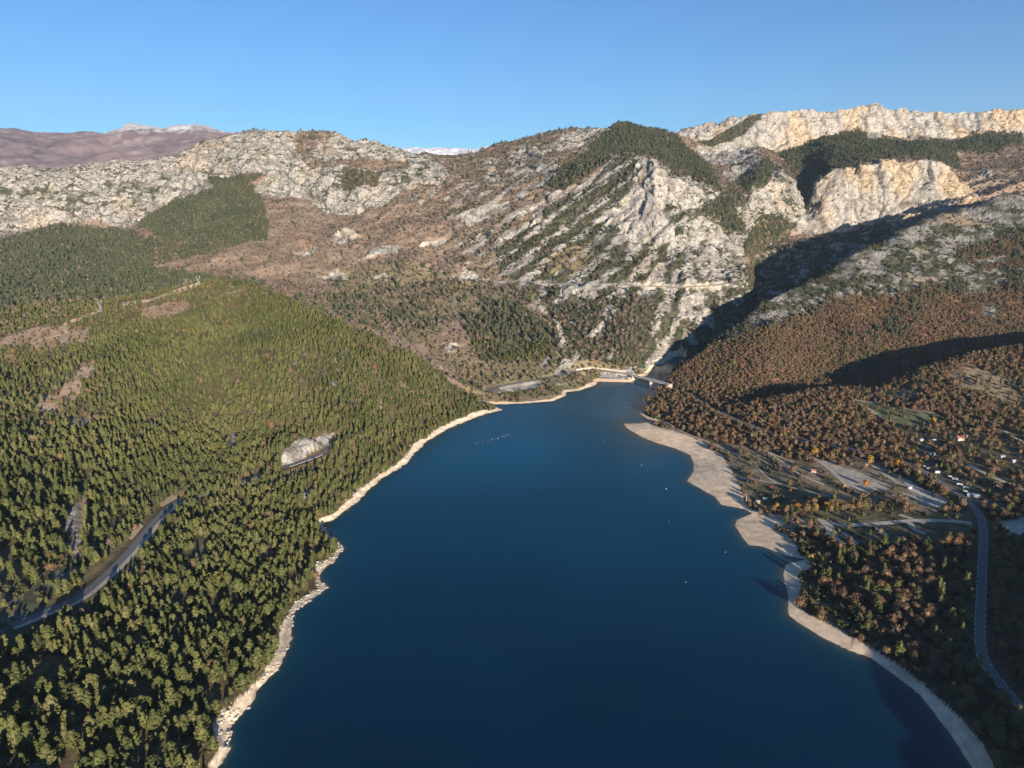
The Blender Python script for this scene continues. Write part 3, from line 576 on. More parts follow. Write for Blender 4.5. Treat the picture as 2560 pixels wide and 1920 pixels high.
# ------------------------------------------------------------------ terrain object, then the roads pressed into it
me_t = np_mesh('valley_terrain', G, grid_faces(NR, NC), colr, {'rock': rock, 'sand': ((cls == idx['sand']) & ~leftside)*1.0})
terrain = link('ground', me_t, M_ground, kind='structure', label='valley floor, forested slopes and limestone cliffs around the lake')
bpy.context.view_layer.update()
def make_bvh():
    return BVHTree.FromObject(terrain, bpy.context.evaluated_depsgraph_get())
bvh = make_bvh()
def pix(px, py):
    u = (px-CX)/FP; v = (py-CY)/FP
    d = Vector((u, cP - v*sP, -(sP + v*cP))).normalized()
    h = bvh.ray_cast(Vector((0, 0, H)), d)
    return h[0] if h[0] is not None else None
def drop(x, y, top=900):
    h = bvh.ray_cast(Vector((x, y, top)), Vector((0, 0, -1)))
    return h[0].z if h[0] is not None else 0.0
def path_world(pts, step=4.0, zsm=6, maxjump=250):
    w = [pix(*p) for p in pts]; w = [p for p in w if p is not None]
    out = []
    n = len(w)
    for i in range(n-1):                      # Catmull-Rom
        p0, p1, p2, p3 = w[max(i-1, 0)], w[i], w[i+1], w[min(i+2, n-1)]
        m = max(2, int((p2-p1).length/step))
        for k in range(m):
            t = k/m
            out.append(.5*((2*p1)+(p2-p0)*t+(2*p0-5*p1+4*p2-p3)*t*t+(3*p1-p0-3*p2+p3)*t**3))
    out.append(w[-1])
    for q in out: q.z = drop(q.x, q.y)
    z = np.array([q.z for q in out]); z = smooth(z, zsm, 0) if len(z) > 3 else z
    z = np.maximum(z, .8)
    return np.array([(q.x, q.y, zz) for q, zz in zip(out, z)])
def flatten(path, half, soft):
    V = G.reshape(-1, 3)
    bb = (V[:, 0] > path[:, 0].min()-half-soft) & (V[:, 0] < path[:, 0].max()+half+soft) & (V[:, 1] > path[:, 1].min()-half-soft) & (V[:, 1] < path[:, 1].max()+half+soft)
    ii = np.nonzero(bb)[0]
    d, bi, bt = dist_poly(V[ii, 0], V[ii, 1], path[:, :2], False)
    z = path[bi, 2]*(1-bt) + path[np.minimum(bi+1, len(path)-1), 2]*bt
    w = 1-sstep(half, half+soft, d)
    V[ii, 2] = V[ii, 2]*(1-w) + (z-.25)*w
    return ii[d < half+1.2]
RD = {}
RD['left'] = path_world([(20,1345),(90,1325),(169,1296),(230,1242),(264,1208),(298,1168),(332,1130),(359,1100),(389,1080),(440,1063),(508,1046),(575,1022),(643,1003),(697,979),(735,950),(790,925)], 4, 8)
RD['approach'] = path_world([(1051,845),(1080,835),(1114,828),(1152,822),(1200,812),(1251,802),(1278,798),(1300,799),(1333,802),(1357,807)], 4, 5)
RD['main'] = path_world([(1439,832),(1470,846),(1497,855),(1545,884),(1589,906),(1660,935),(1750,955),(1860,975),(1970,1005),(2033,1044),(2077,1072),(2105,1097),(2121,1125),(2125,1156),(2123,1203),(2119,1297),(2117,1375),(2124,1422),(2146,1459),(2183,1503),(2216,1540),(2280,1600)], 4, 8)
RD['cliff'] = path_world([(1000,600),(1039,605),(1107,608),(1174,611),(1242,611),(1310,613),(1378,616),(1430,617),(1477,615),(1530,613),(1570,611)], 5, 6)
TR = {}
T_ = [('bend', [(1764,1122),(1817,1134),(1896,1131),(1974,1125),(2036,1125),(2099,1130)], 2.6), ('loop', [(1780,1128),(1792,1140),(1802,1162),(1821,1178)], 3.2), ('spur', [(1942,1112),(1974,1122),(1998,1130)], 2), ('inner', [(1820,1150),(1840,1165),(1850,1175)], 1.8), ('side', [(1880,1133),(1905,1148),(1915,1162)], 1.8), ('side', [(1965,1130),(1975,1143),(2000,1152)], 2.2),
      ('farm', [(1833,859),(1870,880),(1911,906)], 1.6), ('farm', [(1852,864),(1900,872),(1960,884),(2020,893)], 1.4), ('gate', [(2170,930),(2212,957),(2260,985)], 2), ('service', [(2092,1003),(2146,1031),(2208,1056),(2270,1080)], 2.2),
      ('meadow', [(1577,1034),(1620,1036),(1677,1044),(1730,1058),(1792,1072)], 1.1), ('meadow', [(1661,978),(1714,1016),(1750,1035),(1780,1047)], 1.6), ('meadow', [(1630,1000),(1650,1025),(1677,1044)], 1.0), ('parking', [(1752,987),(1790,1012),(1833,1053)], 1.8), ('parking', [(1886,1006),(1920,1030),(1958,1053)], 2), ('rear', [(1600,955),(1650,972),(1714,1000)], 1.6), ('shore', [(1440,912),(1480,935),(1530,955),(1600,985)], 1.3), ('field', [(1925,1070),(1960,1068),(1990,1084)], 1.4),
      ('ridge', [(270,664),(332,648),(382,628),(430,612)], 2.2), ('valley', [(533,608),(570,610),(622,612)], 2.2), ('ridge', [(415,668),(460,648),(520,628)], 1.2), ('terrace', [(950,790),(965,806),(1000,812)], 1.2)]
for i, (nm, pts, hw) in enumerate(T_):
    try: TR[(nm, i)] = (path_world(pts, 3, 4), hw)
    except Exception as e: print('track', nm, e)
off_road = []
off_road.append(flatten(RD['left'], 7.5, 5)); off_road.append(flatten(RD['approach'], 4.5, 5)); off_road.append(flatten(RD['main'], 4.5, 5)); off_road.append(flatten(RD['cliff'], 5, 6))
for (p, hw) in TR.values(): off_road.append(flatten(p, hw*1.3+.6, 2.0))
V_ = G.reshape(-1, 3); pl = RD['left']; cd_, cb, ct = dist_poly(V_[:, 0], V_[:, 1], pl[:, :2], False)
cpx = project(pl[:, 0], pl[:, 1], pl[:, 2])[0]; tx = np.gradient(pl[:, 0]); ty = np.gradient(pl[:, 1]); sg = np.sign(-ty[cb]*(V_[:, 0]-pl[cb, 0])+tx[cb]*(V_[:, 1]-pl[cb, 1]))
up_ = -side_sign if False else np.where(sg == np.sign(-ty[cb]*(-300-pl[cb, 0])+tx[cb]*(900-pl[cb, 1])), 1, 0)
wc = sstep(606, 630, cpx[cb])*(1-sstep(695, 716, cpx[cb]))
V_[:, 2] += up_*wc*9.0*sstep(4.2, 14, cd_)*(1-sstep(24, 62, cd_))
cutmask = ((wc*up_ > .3) & (cd_ > 4) & (cd_ < 15)).reshape(NR, NC)
noroad = np.ones(NR*NC) 
for ii in off_road: noroad[ii] = 0
noroad = noroad.reshape(NR, NC)
fm = (Y > 1300) & (Y < 1800) & (PX > 950) & (PX < 1660)
dc, _, _ = dist_poly(G[..., 0][fm], G[..., 1][fm], RD['cliff'][::2, :2], False)
kk = (1-sstep(5, 9, dc+3*pn(G[..., 0][fm]/12, G[..., 1][fm]/12, 0.0, 5)))[:, None]; colr[fm] = colr[fm]*(1-kk) + np.array([.50, .44, .34])*kk; nr_ = noroad[fm]; nr_[dc < 11] = 0; noroad[fm] = nr_
ca = np.ones((NR*NC, 4), np.float32); ca[:, :3] = colr.reshape(-1, 3); me_t.attributes['Col'].data.foreach_set('color', ca.ravel())
me_t.vertices.foreach_set('co', G.astype(np.float32).ravel()); me_t.update()
bpy.context.view_layer.update(); bvh = make_bvh()

def ribbon(name, path, half, lift, mat, off=0.0, kind='structure', label=None, dash=None, parent=None, a=0, b=None):
    p = path[a:b]; d = np.gradient(p[:, :2], axis=0); d /= np.linalg.norm(d, axis=1, keepdims=True)+1e-9
    nx, ny = -d[:, 1], d[:, 0]; v = []
    for s in (off-half, off+half): v.append(np.stack([p[:, 0]+nx*s, p[:, 1]+ny*s, p[:, 2]+lift], 1))
    V = np.stack(v, 1).reshape(-1, 3); n = len(p); Fq = []
    for i in range(n-1):
        if dash and (i % dash[0]) >= dash[1]: continue
        Fq.append((2*i, 2*i+1, 2*i+3, 2*i+2))
    me = np_mesh(name, V, np.array(Fq), smooth_=True)
    return link(name, me, mat, kind=kind, label=label, parent=parent)
ribbon('road', RD['left'], 3.3, .10, M_road, 0, label='asphalt road curving through the pines on the left hillside')
ribbon('road_shoulder', RD['left'], 1.9, .05, M_grav, -5.3, label='pale gravel shoulder beside the left hillside road', a=0, b=70)
ribbon('road', RD['approach'], 3.0, .10, M_rdlight, label='road leading to the left end of the bridge')
mroad = ribbon('road', RD['main'], 3.4, .10, M_road, label='grey road running from the bridge past the campsite on the right shore')
for s in (-3.0, 3.0): ribbon('road_marking', RD['main'], .13, .125, M_white, s, dash=(2, 1), label='broken white edge line on the right shore road')
ribbon('road', RD['cliff'], 4.2, .25, M_grav, label='pale road cut across the limestone mountain above the bridge')
for (nm, i), (p, hw) in TR.items(): ribbon('path', p, hw*1.3, .09, M_grav, label='pale gravel track')

# ------------------------------------------------------------------ lake surface
m, nt, out = new_mat('lake_water'); L = nt.links.new
b = nd(nt, 'ShaderNodeBsdfPrincipled'); b.inputs['Roughness'].default_value = .16; b.inputs['Specular IOR Level'].default_value = .26; b.inputs['IOR'].default_value = 1.33
at = nd(nt, 'ShaderNodeAttribute', attribute_name='Col'); L(at.outputs['Color'], b.inputs['Base Color'])
tc = nd(nt, 'ShaderNodeTexCoord'); mp = nd(nt, 'ShaderNodeMapping'); mp.inputs['Scale'].default_value = (1, .5, 1); mp.inputs['Rotation'].default_value = (0, 0, .3); L(tc.outputs['Object'], mp.inputs[0])
n = nd(nt, 'ShaderNodeTexNoise'); n.inputs['Scale'].default_value = .35; n.inputs['Detail'].default_value = 4; L(mp.outputs[0], n.inputs['Vector'])
bp = nd(nt, 'ShaderNodeBump'); bp.inputs['Strength'].default_value = .30; bp.inputs['Distance'].default_value = .6; L(n.outputs['Fac'], bp.inputs['Height']); L(bp.outputs[0], b.inputs['Normal'])
wp = nd(nt, 'ShaderNodeTexNoise'); wp.inputs['Scale'].default_value = .006; wp.inputs['Detail'].default_value = 3; L(mp.outputs[0], wp.inputs['Vector']); wr = nd(nt, 'ShaderNodeMapRange'); wr.inputs[1].default_value = .35; wr.inputs[2].default_value = .65; wr.inputs[3].default_value = .10; wr.inputs[4].default_value = .26; L(wp.outputs['Fac'], wr.inputs[0]); L(wr.outputs[0], b.inputs['Roughness'])
L(b.outputs[0], out.inputs[0]); M_water = m
wpx = np.arange(-200, 2420, 6.0); wpy = np.concatenate([np.arange(770, 960, 3.0), np.arange(960, 1860, 5.0)])
gx_, gy_ = np.meshgrid(wpx, wpy); wX, wY = unproj_z(gx_, gy_)
ext = np.stack([np.linspace(-300, 300, wX.shape[1]), np.full(wX.shape[1], -300.0)]); wX = np.vstack([wX, ext[0][None]]); wY = np.vstack([wY, ext[1][None]])
wd = -shore_d(wX, wY)
rightness = sstep(60, 180, wX)*(1-sstep(1050, 1150, wY)); bay = np.exp(-(((wX-300)/60)**2+((wY-900)/70)**2))
wid = 1.0 + 1.6*rightness + 20*np.exp(-(((wX-235)/60)**2+((wY-860)/60)**2))
sh = np.exp(-np.clip(wd, 0, None)/wid)[..., None]; sh2 = np.exp(-np.clip(wd, 0, None)/(wid*3.2+6))[..., None]
deep = np.array([.0000, .0180, .046]); teal = np.array([.006, .048, .068]); sandc = np.array([.075, .070, .050])
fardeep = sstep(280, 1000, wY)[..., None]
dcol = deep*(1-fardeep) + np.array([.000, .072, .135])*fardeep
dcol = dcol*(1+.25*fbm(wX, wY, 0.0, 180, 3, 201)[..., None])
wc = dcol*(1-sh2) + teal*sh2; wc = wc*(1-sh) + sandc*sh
wz = np.zeros_like(wX)
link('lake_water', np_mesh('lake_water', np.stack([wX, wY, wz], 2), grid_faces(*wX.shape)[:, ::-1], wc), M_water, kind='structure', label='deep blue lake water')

# ------------------------------------------------------------------ far mountains with snow
def far_mountain(name, sky_pts, Yd, depth, foot_z, x0, x1, kind, label, seed):
    px = np.linspace(x0, x1, 420); a = np.array(sky_pts, float); top = np.interp(px, a[:, 0], a[:, 1])
    R = []; n = 90
    tp = np.array([col_xyz(p, Yd, py=q) for p, q in zip(px, top)])
    for j in range(n+1):
        t = j/n; s = 1-(1-t)**1.0*depth/Yd
        z = foot_z + (tp[:, 2]-foot_z)*(t**.75)
        R.append(np.stack([tp[:, 0]*s, np.full(len(px), Yd*s), z], 1))
    for j in range(1, 12): R.append(np.stack([tp[:, 0]*(1+.04*j), np.full(len(px), Yd*(1+.04*j)), tp[:, 2]-j*j*9.0], 1))
    R = np.array(R); x, y, z = R[..., 0], R[..., 1], R[..., 2]
    w = np.concatenate([np.ones(n+1)*1.0, np.ones(11)])[:, None]*np.clip((1-np.linspace(0, 1, n+12))*4+.18, 0, 1)[:, None]
    g = ridged(x, y*.6, 0.0, 1300, 5, seed)-.35; z = z + (g*150 + 40*fbm(x, y, 0.0, 400, 4, seed+9))*w
    nn = fbm(x, y, z, 330, 5, seed+20); n3 = fbm(x, y, z, 70, 3, seed+30)
    base = np.array([.230, .165, .160])*(1+.35*nn[..., None]+.3*n3[..., None])
    dark = sstep(.2, .5, fbm(x, y, z, 500, 4, seed+44))[..., None]; base = base*(1-.35*dark)
    return R, x, y, z, base, nn, n3
R, x, y, z, base, nn, n3 = far_mountain('a', [(-400,300),(-100,288),(0,283),(30,286),(90,296),(150,293),(230,292),(270,280),(310,275),(350,278),(400,271),(430,270),(460,278),(490,289),(530,284),(600,300),(800,330)], 9500, 3600, 380, -500, 760, 'm', '', 300)
pxx, pyy = project(x, y, z)
snow = sstep(.0, 1.0, (z-(1030+80*nn+130*n3))/90)*(pxx > 215)
base = base*(1-.85*snow[..., None]) + np.array([.62, .62, .64])*.85*snow[..., None]
rk = sstep(.25, .5, fbm(x, y, z, 160, 4, 399))[..., None]; base = base*(1-rk*.6)+np.array([.36, .33, .31])*rk*.6
link('far_mountain', np_mesh('far_mountain', np.stack([x, y, z], 2), grid_faces(*x.shape), base, {'rock': snow*.2+.3}), M_ground, kind='structure', label='distant purple-brown mountain dusted with snow')
R, x, y, z, base, nn, n3 = far_mountain('b', [(700,352),(860,326),(890,325),(930,329),(985,327),(1040,322),(1100,325),(1300,345)], 12500, 1500, 900, 680, 1320, 'm', '', 500)
base = np.array([.68, .69, .72])*(1+.1*nn[..., None]); w2 = sstep(.1, .4, n3)[..., None]; base = base*(1-.3*w2) + np.array([.3, .26, .25])*.3*w2
link('snow_ridge', np_mesh('snow_ridge', np.stack([x, y, z], 2), grid_faces(*x.shape), base, {'rock': np.full(x.shape, .1)}), M_ground, kind='structure', label='far snow covered ridge on the skyline')
# the hill behind the right shore (out of the frame; it shades the near wood)
hx = np.linspace(230, 1500, 140); hy = np.linspace(-350, 232, 90); hX, hY = np.meshgrid(hx, hy)
top = np.interp(hX, [240, 262, 285, 340, 480, 700, 1000, 1500], [0, 12, 35, 53, 88, 118, 130, 140])
hZ = top*np.exp(-((hY-130)/np.where(hY > 130, 75, 300))**2)*(1+.12*fbm(hX, hY, 0.0, 60, 4, 601)) - 1 + 5*fbm(hX, hY, 0.0, 30, 3, 602)*sstep(260, 330, hX)
hc = np.array(CL['oak'][4])*np.ones(hX.shape+(3,))*(1+.3*fbm(hX, hY, 0.0, 20, 3, 603)[..., None])
link('hill', np_mesh('hill', np.stack([hX, hY, hZ], 2), grid_faces(*hX.shape), hc, {'rock': np.zeros(hX.shape)}), M_ground, kind='structure', label='wooded hill behind the right shore')

# ------------------------------------------------------------------ trees
def crown(name, mat, h, R, z0, ncl, ntri, tsize, seed, shape='pine', core=True):
    r = np.random.default_rng(seed); V = []; Fq = []; mb_v = []; fc = []
    def rad(t, a):
        if shape == 'pine': base = (np.sin(np.clip(t, 0, 1)**.62*math.pi)**.8)*.98+.04
        elif shape == 'cone': base = (1-t)**.8*.95+.06
        elif shape == 'column': base = np.sin(np.clip(t*.94+.04, 0, 1)*math.pi)**.4
        else: base = np.sqrt(np.clip(1-(2*t-.86)**2/1.35, .02, 1))
        return R*base*(1+.16*math.sin(3*a+seed)+.10*math.sin(5*a+seed*2.1))
    for k in range(ncl):
        t = r.uniform(.02, .98); a = r.uniform(0, 2*math.pi)
        rr = rad(t, a)*r.uniform(.45, 1.02); c = np.array([rr*math.cos(a), rr*math.sin(a), z0+(h-z0)*t])
        cs = tsize*r.uniform(.8, 1.5)
        for j in range(ntri):
            d = r.normal(size=3); d /= np.linalg.norm(d)+1e-9; d[2] = abs(d[2])*.8 + .05
            o = c + d*cs*r.uniform(.35, 1.0)
            u = np.cross(d, r.normal(size=3)); u /= np.linalg.norm(u)+1e-9; w = np.cross(d, u)
            tilt = d*r.uniform(-.5, .5)
            s = tsize*r.uniform(.45, .9); n0 = len(mb_v)
            mb_v += [o+u*s, o-u*s*.5+(w+tilt)*s*.8, o-u*s*.5-(w+tilt)*s*.8]; fc.append((n0, n0+1, n0+2))
    if core:
        na, nt_ = 8, 6; n0 = len(mb_v)
        for i in range(nt_+1):
            t = i/nt_
            for j in range(na):
                a = 2*math.pi*j/na; rr = rad(min(max(t, .03), .97), a)*.70*r.uniform(.75, 1.1)*(0.15 if i in (0, nt_) else 1)
                mb_v.append(np.array([rr*math.cos(a), rr*math.sin(a), z0+(h-z0)*(.06+.86*t)]))
        for i in range(nt_):
            for j in range(na):
                a0 = n0+i*na+j; a1 = n0+i*na+(j+1) % na; fc.append((a0, a1, a1+na)); fc.append((a0, a1+na, a0+na))
    me = bpy.data.meshes.new(name); me.from_pydata([tuple(v) for v in mb_v], [], fc); me.update(); me.materials.append(mat)
    return me
def trunk(name, h, r0, seed, limbs=4):
    rr = random.Random(seed); m = MB(); m.bar((0,0,-.6), (rr.uniform(-.2,.2), rr.uniform(-.2,.2), h*.85), r0, r0*.3, 6)
    for k in range(limbs):
        t = .35+.5*k/limbs; a = rr.uniform(0, 6.28); l = h*.22
        m.bar((0, 0, h*t), (l*math.cos(a), l*math.sin(a), h*t+l*.7), r0*.4, r0*.12, 4)
    me = m.mesh(name); me.materials.append(M_bark); return me
PC = [crown('pine_crown', M_pine, (10.5, 9, 12, 10, 8.5, 11.5)[i], (2.5, 2.9, 2.5, 2.7, 3.1, 2.2)[i], 1.6, 90, 13, .55, 100+i, ('pine', 'pine', 'cone', 'pine', 'oak', 'cone')[i]) for i in range(6)]
PT = [trunk('pine_trunk', 9, .19, i) for i in range(2)]
OC = [crown('oak_crown', M_oak, (7.8, 6.5, 9, 7.2, 5.8)[i], (3.4, 3.6, 3.2, 2.8, 3.8)[i], 1.6, (80, 80, 90, 44, 70)[i], (12, 12, 12, 10, 12)[i], (.52, .52, .55, .42, .5)[i], 200+i, 'oak', i != 3) for i in range(5)]
OT = [trunk('oak_trunk', 6.4, .24, 20+i, 6) for i in range(2)]
PM = [crown('m', M_pine, (10, 8.5, 11, 9.5)[i], (2.5, 2.8, 2.4, 2.2)[i], .8, 34, 9, .9, 300+i, 'cone' if i % 2 else 'pine') for i in range(4)]
PF = [crown('m', M_pinefar, 9.5, 2.8, .4, 14, 7, 1.6, 320+i, 'cone' if i % 2 else 'pine') for i in range(3)]
OM = [crown('m', M_oak, 7.0, 3.6, .6, 36, 9, .95, 340+i, 'oak') for i in range(4)]
BF = [crown('m', M_bare, 5.2, 3.2, .2, 16, 6, 1.3, 360+i, 'oak') for i in range(3)]
SC = [crown('m', M_scrub, 2.8, 1.9, -.2, 9, 6, 1.0, 380+i, 'oak') for i in range(3)]

def scatter(dens, seed, mask=None, smin=.7, smax=1.3):
    """points on the terrain, density per 1000 m2 given per vertex"""
    r = np.random.default_rng(seed)
    a = G[:-1, :-1]; b_ = G[:-1, 1:]; c = G[1:, 1:]; d = G[1:, :-1]
    A = (b_-a); B = (d-a); area = np.abs(A[..., 0]*B[..., 1]-A[..., 1]*B[..., 0])  # plan area
    ar3 = np.linalg.norm(np.cross(A, B), axis=2); area = np.minimum(ar3, area*2.5)
    dd = .25*(dens[:-1, :-1]+dens[1:, 1:]+dens[1:, :-1]+dens[:-1, 1:])
    lam = area*dd/1000.0
    n = r.poisson(np.clip(lam, 0, 50)); i, j = np.nonzero(n); rep = n[i, j]; i = np.repeat(i, rep); j = np.repeat(j, rep)
    s = r.random(len(i))[:, None]; t = r.random(len(i))[:, None]
    p = a[i, j]*(1-s)*(1-t) + b_[i, j]*s*(1-t) + c[i, j]*s*t + d[i, j]*(1-s)*t
    return p, r.uniform(smin, smax, len(p))*(.85+.3*r.random(len(p))), i, j
PXn, PYn = project(G[..., 0], G[..., 1], G[..., 2])
rdl, _, _ = dist_poly(G[..., 0], G[..., 1], RD['left'][::3, :2], False)
rc_, _, _ = dist_poly(G[..., 0]-11*.5, G[..., 1]+11*.85, RD['left'][::3, :2], False); noroad[(rc_ < 9) & (PX > 612) & (PX < 712)] = 0
rb_, ri_, rt_ = dist_poly(G[..., 0]-7*.7, G[..., 1]+7*.7, RD['left'][::3, :2], False)
rsec = (PX < 400) | ((PX > 608) & (PX < 712)); noroad[cutmask] = 0; noroad[(rdl < 14) & (rdl > 3.4) & ~rsec] = 1; noroad[((rdl < 9.5) | (rb_ < 8.0)) & rsec] = 0
rdr, _, _ = dist_poly(G[..., 0], G[..., 1], RD['main'][::3, :2], False); noroad[(rdr < 7.0) & (Y < 800)] = 0
for ex, ey, er in ((2072,950,9),(1757,1020,7),(1645,1083,8),(2012,983,7),(1988,952,6),(2017,953,5),(2003,968,5),(2164,988,7),(2189,998,6),(2054,945,5),(2088,944,5),(2102,1073,9),(1965,1056,5),(2052,1030,5),(2062,1037,5),(2070,1041,5),(2073,1049,5),(2080,1052,5),(2087,1056,5),(2085,1062,5),(2004,1012,4),(2024,1022,4),(1611,1090,3),(1870,1013,5),(1709,1146,4),(1667,1052,4)):
    q = pix(ex, ey)
    for t in (0, .5, 1): noroad[np.hypot(G[..., 0]-q.x+t*11*.35, G[..., 1]-q.y+t*11) < er] = 0
vis = (PXn > -90) & (PXn < 2300) & (PYn < 1760) & (rowi < NR-5)
ok = vis*noroad*(SD > 4)*(cls != idx['sand'])
rocky = 1-rock
gap = np.clip(1.0+1.5*fbm(G[..., 0], G[..., 1], 0.0, 24, 3, 701), .10, 2.3)
pineD = F[..., 1]*ok*np.where(Y < 1250, gap, 1)*rocky
oakD = F[..., 2]*ok*rocky*np.clip(1+.7*fbm(G[..., 0], G[..., 1], 0.0, 30, 3, 705), .2, 2)
scrD = F[..., 3]*ok*np.where(rocklev > .4, np.clip((1-rock)*1.6, .30, 1)*np.clip(.8+1.6*fbm(G[..., 0], G[..., 1], G[..., 2], 45, 3, 707), .1, 2.2), rocky)
nearpine = pineD*(Y < 1250)*1.12; farpine = pineD*(Y >= 1250)
pp, ps, pi_, pj = scatter(nearpine*np.interp(Y, [300, 500, 900], [1.4, 1.9, 2.7]), 1, smin=.36, smax=1.35)
ps = ps*np.interp(pp[:, 1], [300, 500, 900], [1.06, .86, .60])
po, os_, oi_, oj = scatter(oakD*(crest & (Y < 1700))*np.interp(Y, [400, 950, 1120], [1.3, 1.5, 2.8]), 2, smin=.55, smax=1.15)
os_ = os_*np.interp(po[:, 1], [300, 600, 950, 1120], [1.0, .90, .78, .57])
pf, fs, _, _ = scatter(farpine, 3, smin=.7, smax=1.3)
pb, bs, _, _ = scatter(oakD*(~crest)*1.3, 4, smin=.6, smax=1.25)
pc, cs_, _, _ = scatter(scrD, 5, smin=.5, smax=1.35)
po2, os2, _, _ = scatter(oakD*(crest & (Y >= 1700)), 6, smin=.6, smax=1.15); 
po = np.vstack([po, po2]); os_ = np.concatenate([os_, os2])
# a few rust oaks among the near pines are oaks already; tall pines stay away from the shore trees
print('points pine', len(pp), 'oak', len(po), 'far pine', len(pf), 'bare', len(pb), 'scrub', len(pc))

def cloud(name, pts, sc, meshes, label, cat, seed):
    r = np.random.default_rng(seed)
    src = bpy.data.collections.new(name+'_kinds')
    for k, me in enumerate(meshes):
        o = bpy.data.objects.new(name+'_kind', me); src.objects.link(o)
    me = bpy.data.meshes.new(name); n = len(pts); me.vertices.add(n); me.vertices.foreach_set('co', pts.astype(np.float32).ravel())
    a = me.attributes.new('sc', 'FLOAT_VECTOR', 'POINT'); s = sc[:, None]*np.stack([r.uniform(.85, 1.15, n), r.uniform(.85, 1.15, n), r.uniform(.85, 1.2, n)], 1); a.data.foreach_set('vector', s.astype(np.float32).ravel())
    a = me.attributes.new('rot', 'FLOAT', 'POINT'); a.data.foreach_set('value', r.uniform(0, 6.283, n).astype(np.float32))
    a = me.attributes.new('pick', 'INT', 'POINT'); a.data.foreach_set('value', r.integers(0, len(meshes), n).astype(np.int32))
    o = link(name, me, kind='stuff', label=label); 
    if cat: o['category'] = cat
    ng = bpy.data.node_groups.new(name, 'GeometryNodeTree'); ng.interface.new_socket('Geometry', in_out='INPUT', socket_type='NodeSocketGeometry'); ng.interface.new_socket('Geometry', in_out='OUTPUT', socket_type='NodeSocketGeometry')
    N = ng.nodes; L = ng.links.new
    gi = N.new('NodeGroupInput'); go = N.new('NodeGroupOutput'); ip = N.new('GeometryNodeInstanceOnPoints'); ci = N.new('GeometryNodeCollectionInfo')
    ci.inputs['Collection'].default_value = src; ci.inputs['Separate Children'].default_value = True; ci.inputs['Reset Children'].default_value = True
    def attr(nm, t):
        q = N.new('GeometryNodeInputNamedAttribute'); q.data_type = t; q.inputs['Name'].default_value = nm; return q
    L(gi.outputs[0], ip.inputs['Points']); L(ci.outputs[0], ip.inputs['Instance']); ip.inputs['Pick Instance'].default_value = True
    L(attr('pick', 'INT').outputs[0], ip.inputs['Instance Index'])
    cx = N.new('ShaderNodeCombineXYZ'); L(attr('rot', 'FLOAT').outputs[0], cx.inputs[2]); er = N.new('FunctionNodeEulerToRotation'); L(cx.outputs[0], er.inputs[0]); L(er.outputs[0], ip.inputs['Rotation'])
    L(attr('sc', 'FLOAT_VECTOR').outputs[0], ip.inputs['Scale']); L(ip.outputs[0], go.inputs[0])
    md = o.modifiers.new('scatter', 'NODES'); md.node_group = ng
    return o
def inframe(p, m=10):
    a, b = project(p[:, 0], p[:, 1], p[:, 2]+4); return (a > -m) & (a < 2212+m) & (b < 1659+m) & (b > 0)
def individuals(pts, sc, n, crowns, trunks, name, labels, group, cat, seed):
    d = np.linalg.norm(pts-np.array([0, 0, H]), axis=1); size = sc/d; size = np.where(inframe(pts), size, 0)
    order = np.argsort(-size)[:n]; rr = random.Random(seed)
    for k in order:
        p = pts[k]; s = float(sc[k]); o = bpy.data.objects.new(name, None); COL.objects.link(o); o.empty_display_size = .5
        o.location = p; o.rotation_euler = (0, 0, rr.uniform(0, 6.28)); o.scale = (s*rr.uniform(.9, 1.15), s*rr.uniform(.9, 1.15), s*rr.uniform(.85, 1.2))
        lb, gr = labels(p); tag(o, lb, cat, gr)
        for nm, me in (('crown', rr.choice(crowns)), ('trunk', rr.choice(trunks))):
            q = bpy.data.objects.new(nm, me); COL.objects.link(q); q.parent = o
    keep = np.ones(len(pts), bool); keep[order] = False
    return keep
def near_dist(p, path):
    return float(np.min(np.hypot(path[:, 0]-p[0], path[:, 1]-p[1])))
def pine_label(p):
    sd_ = float(shore_d(np.array([p[0]]), np.array([p[1]]))[0])
    if p[0] > 0: return 'green pine among the brown autumn trees of the right shore', 'pines in the right shore wood'
    if sd_ < 22: return 'green pine at the wood edge above the pale rocky left lake shore', 'pines along the left shore strip'
    if near_dist(p, RD['left']) < 22: return 'green pine standing beside the asphalt road on the left hillside', 'pines beside the left road'
    if p[1] < 400: return 'large olive green pine in the dark wood at the bottom left of the photo', 'large pines at the bottom left'
    return 'olive green pine on the slope between the hillside road and the left lake shore', 'pines between road and lake'
def oak_label(p):
    if p[0] > 0:
        sd_ = float(shore_d(np.array([p[0]]), np.array([p[1]]))[0])
        if sd_ < 22: return 'brown autumn tree at the wood edge right behind the right shore beach', 'autumn trees behind the right beach'
        if near_dist(p, RD['main']) < 16: return 'rust brown autumn tree beside the grey road on the right shore', 'autumn trees beside the right road'
        return 'rust brown tree inside the shaded wood between beach and road, right shore', 'autumn trees in the right shore wood'
    return 'bare brown broadleaf tree standing among the pines of the left hillside', 'brown trees among the left pines'
kp = individuals(pp, ps, 300, PC, PT, 'pine_tree', pine_label, '', 'pine tree', 5)
ko = individuals(po, os_, 298, OC, OT, 'autumn_tree', oak_label, '', 'tree', 6)
dd = np.linalg.norm(pp-np.array([0, 0, H]), axis=1)
nearm = dd < 560
cloud('pine_forest', pp[kp], ps[kp], PC[:6]+PM[:4], 'dense green pine forest covering the left hillside', None, 21)
cloud('autumn_wood', po[ko], os_[ko]*np.where(po[ko][:, 1] > 1100, 1.0, 1.0), OM+OC[:4], 'brown and rust coloured autumn wood on the right slopes', None, 22)
cloud('far_pine_wood', pf, fs, PF, 'dark pine woods on the mountain slopes behind the lake', None, 23)
cloud('bare_wood', pb, bs, BF, 'leafless brown woodland on the valley slopes', None, 24)
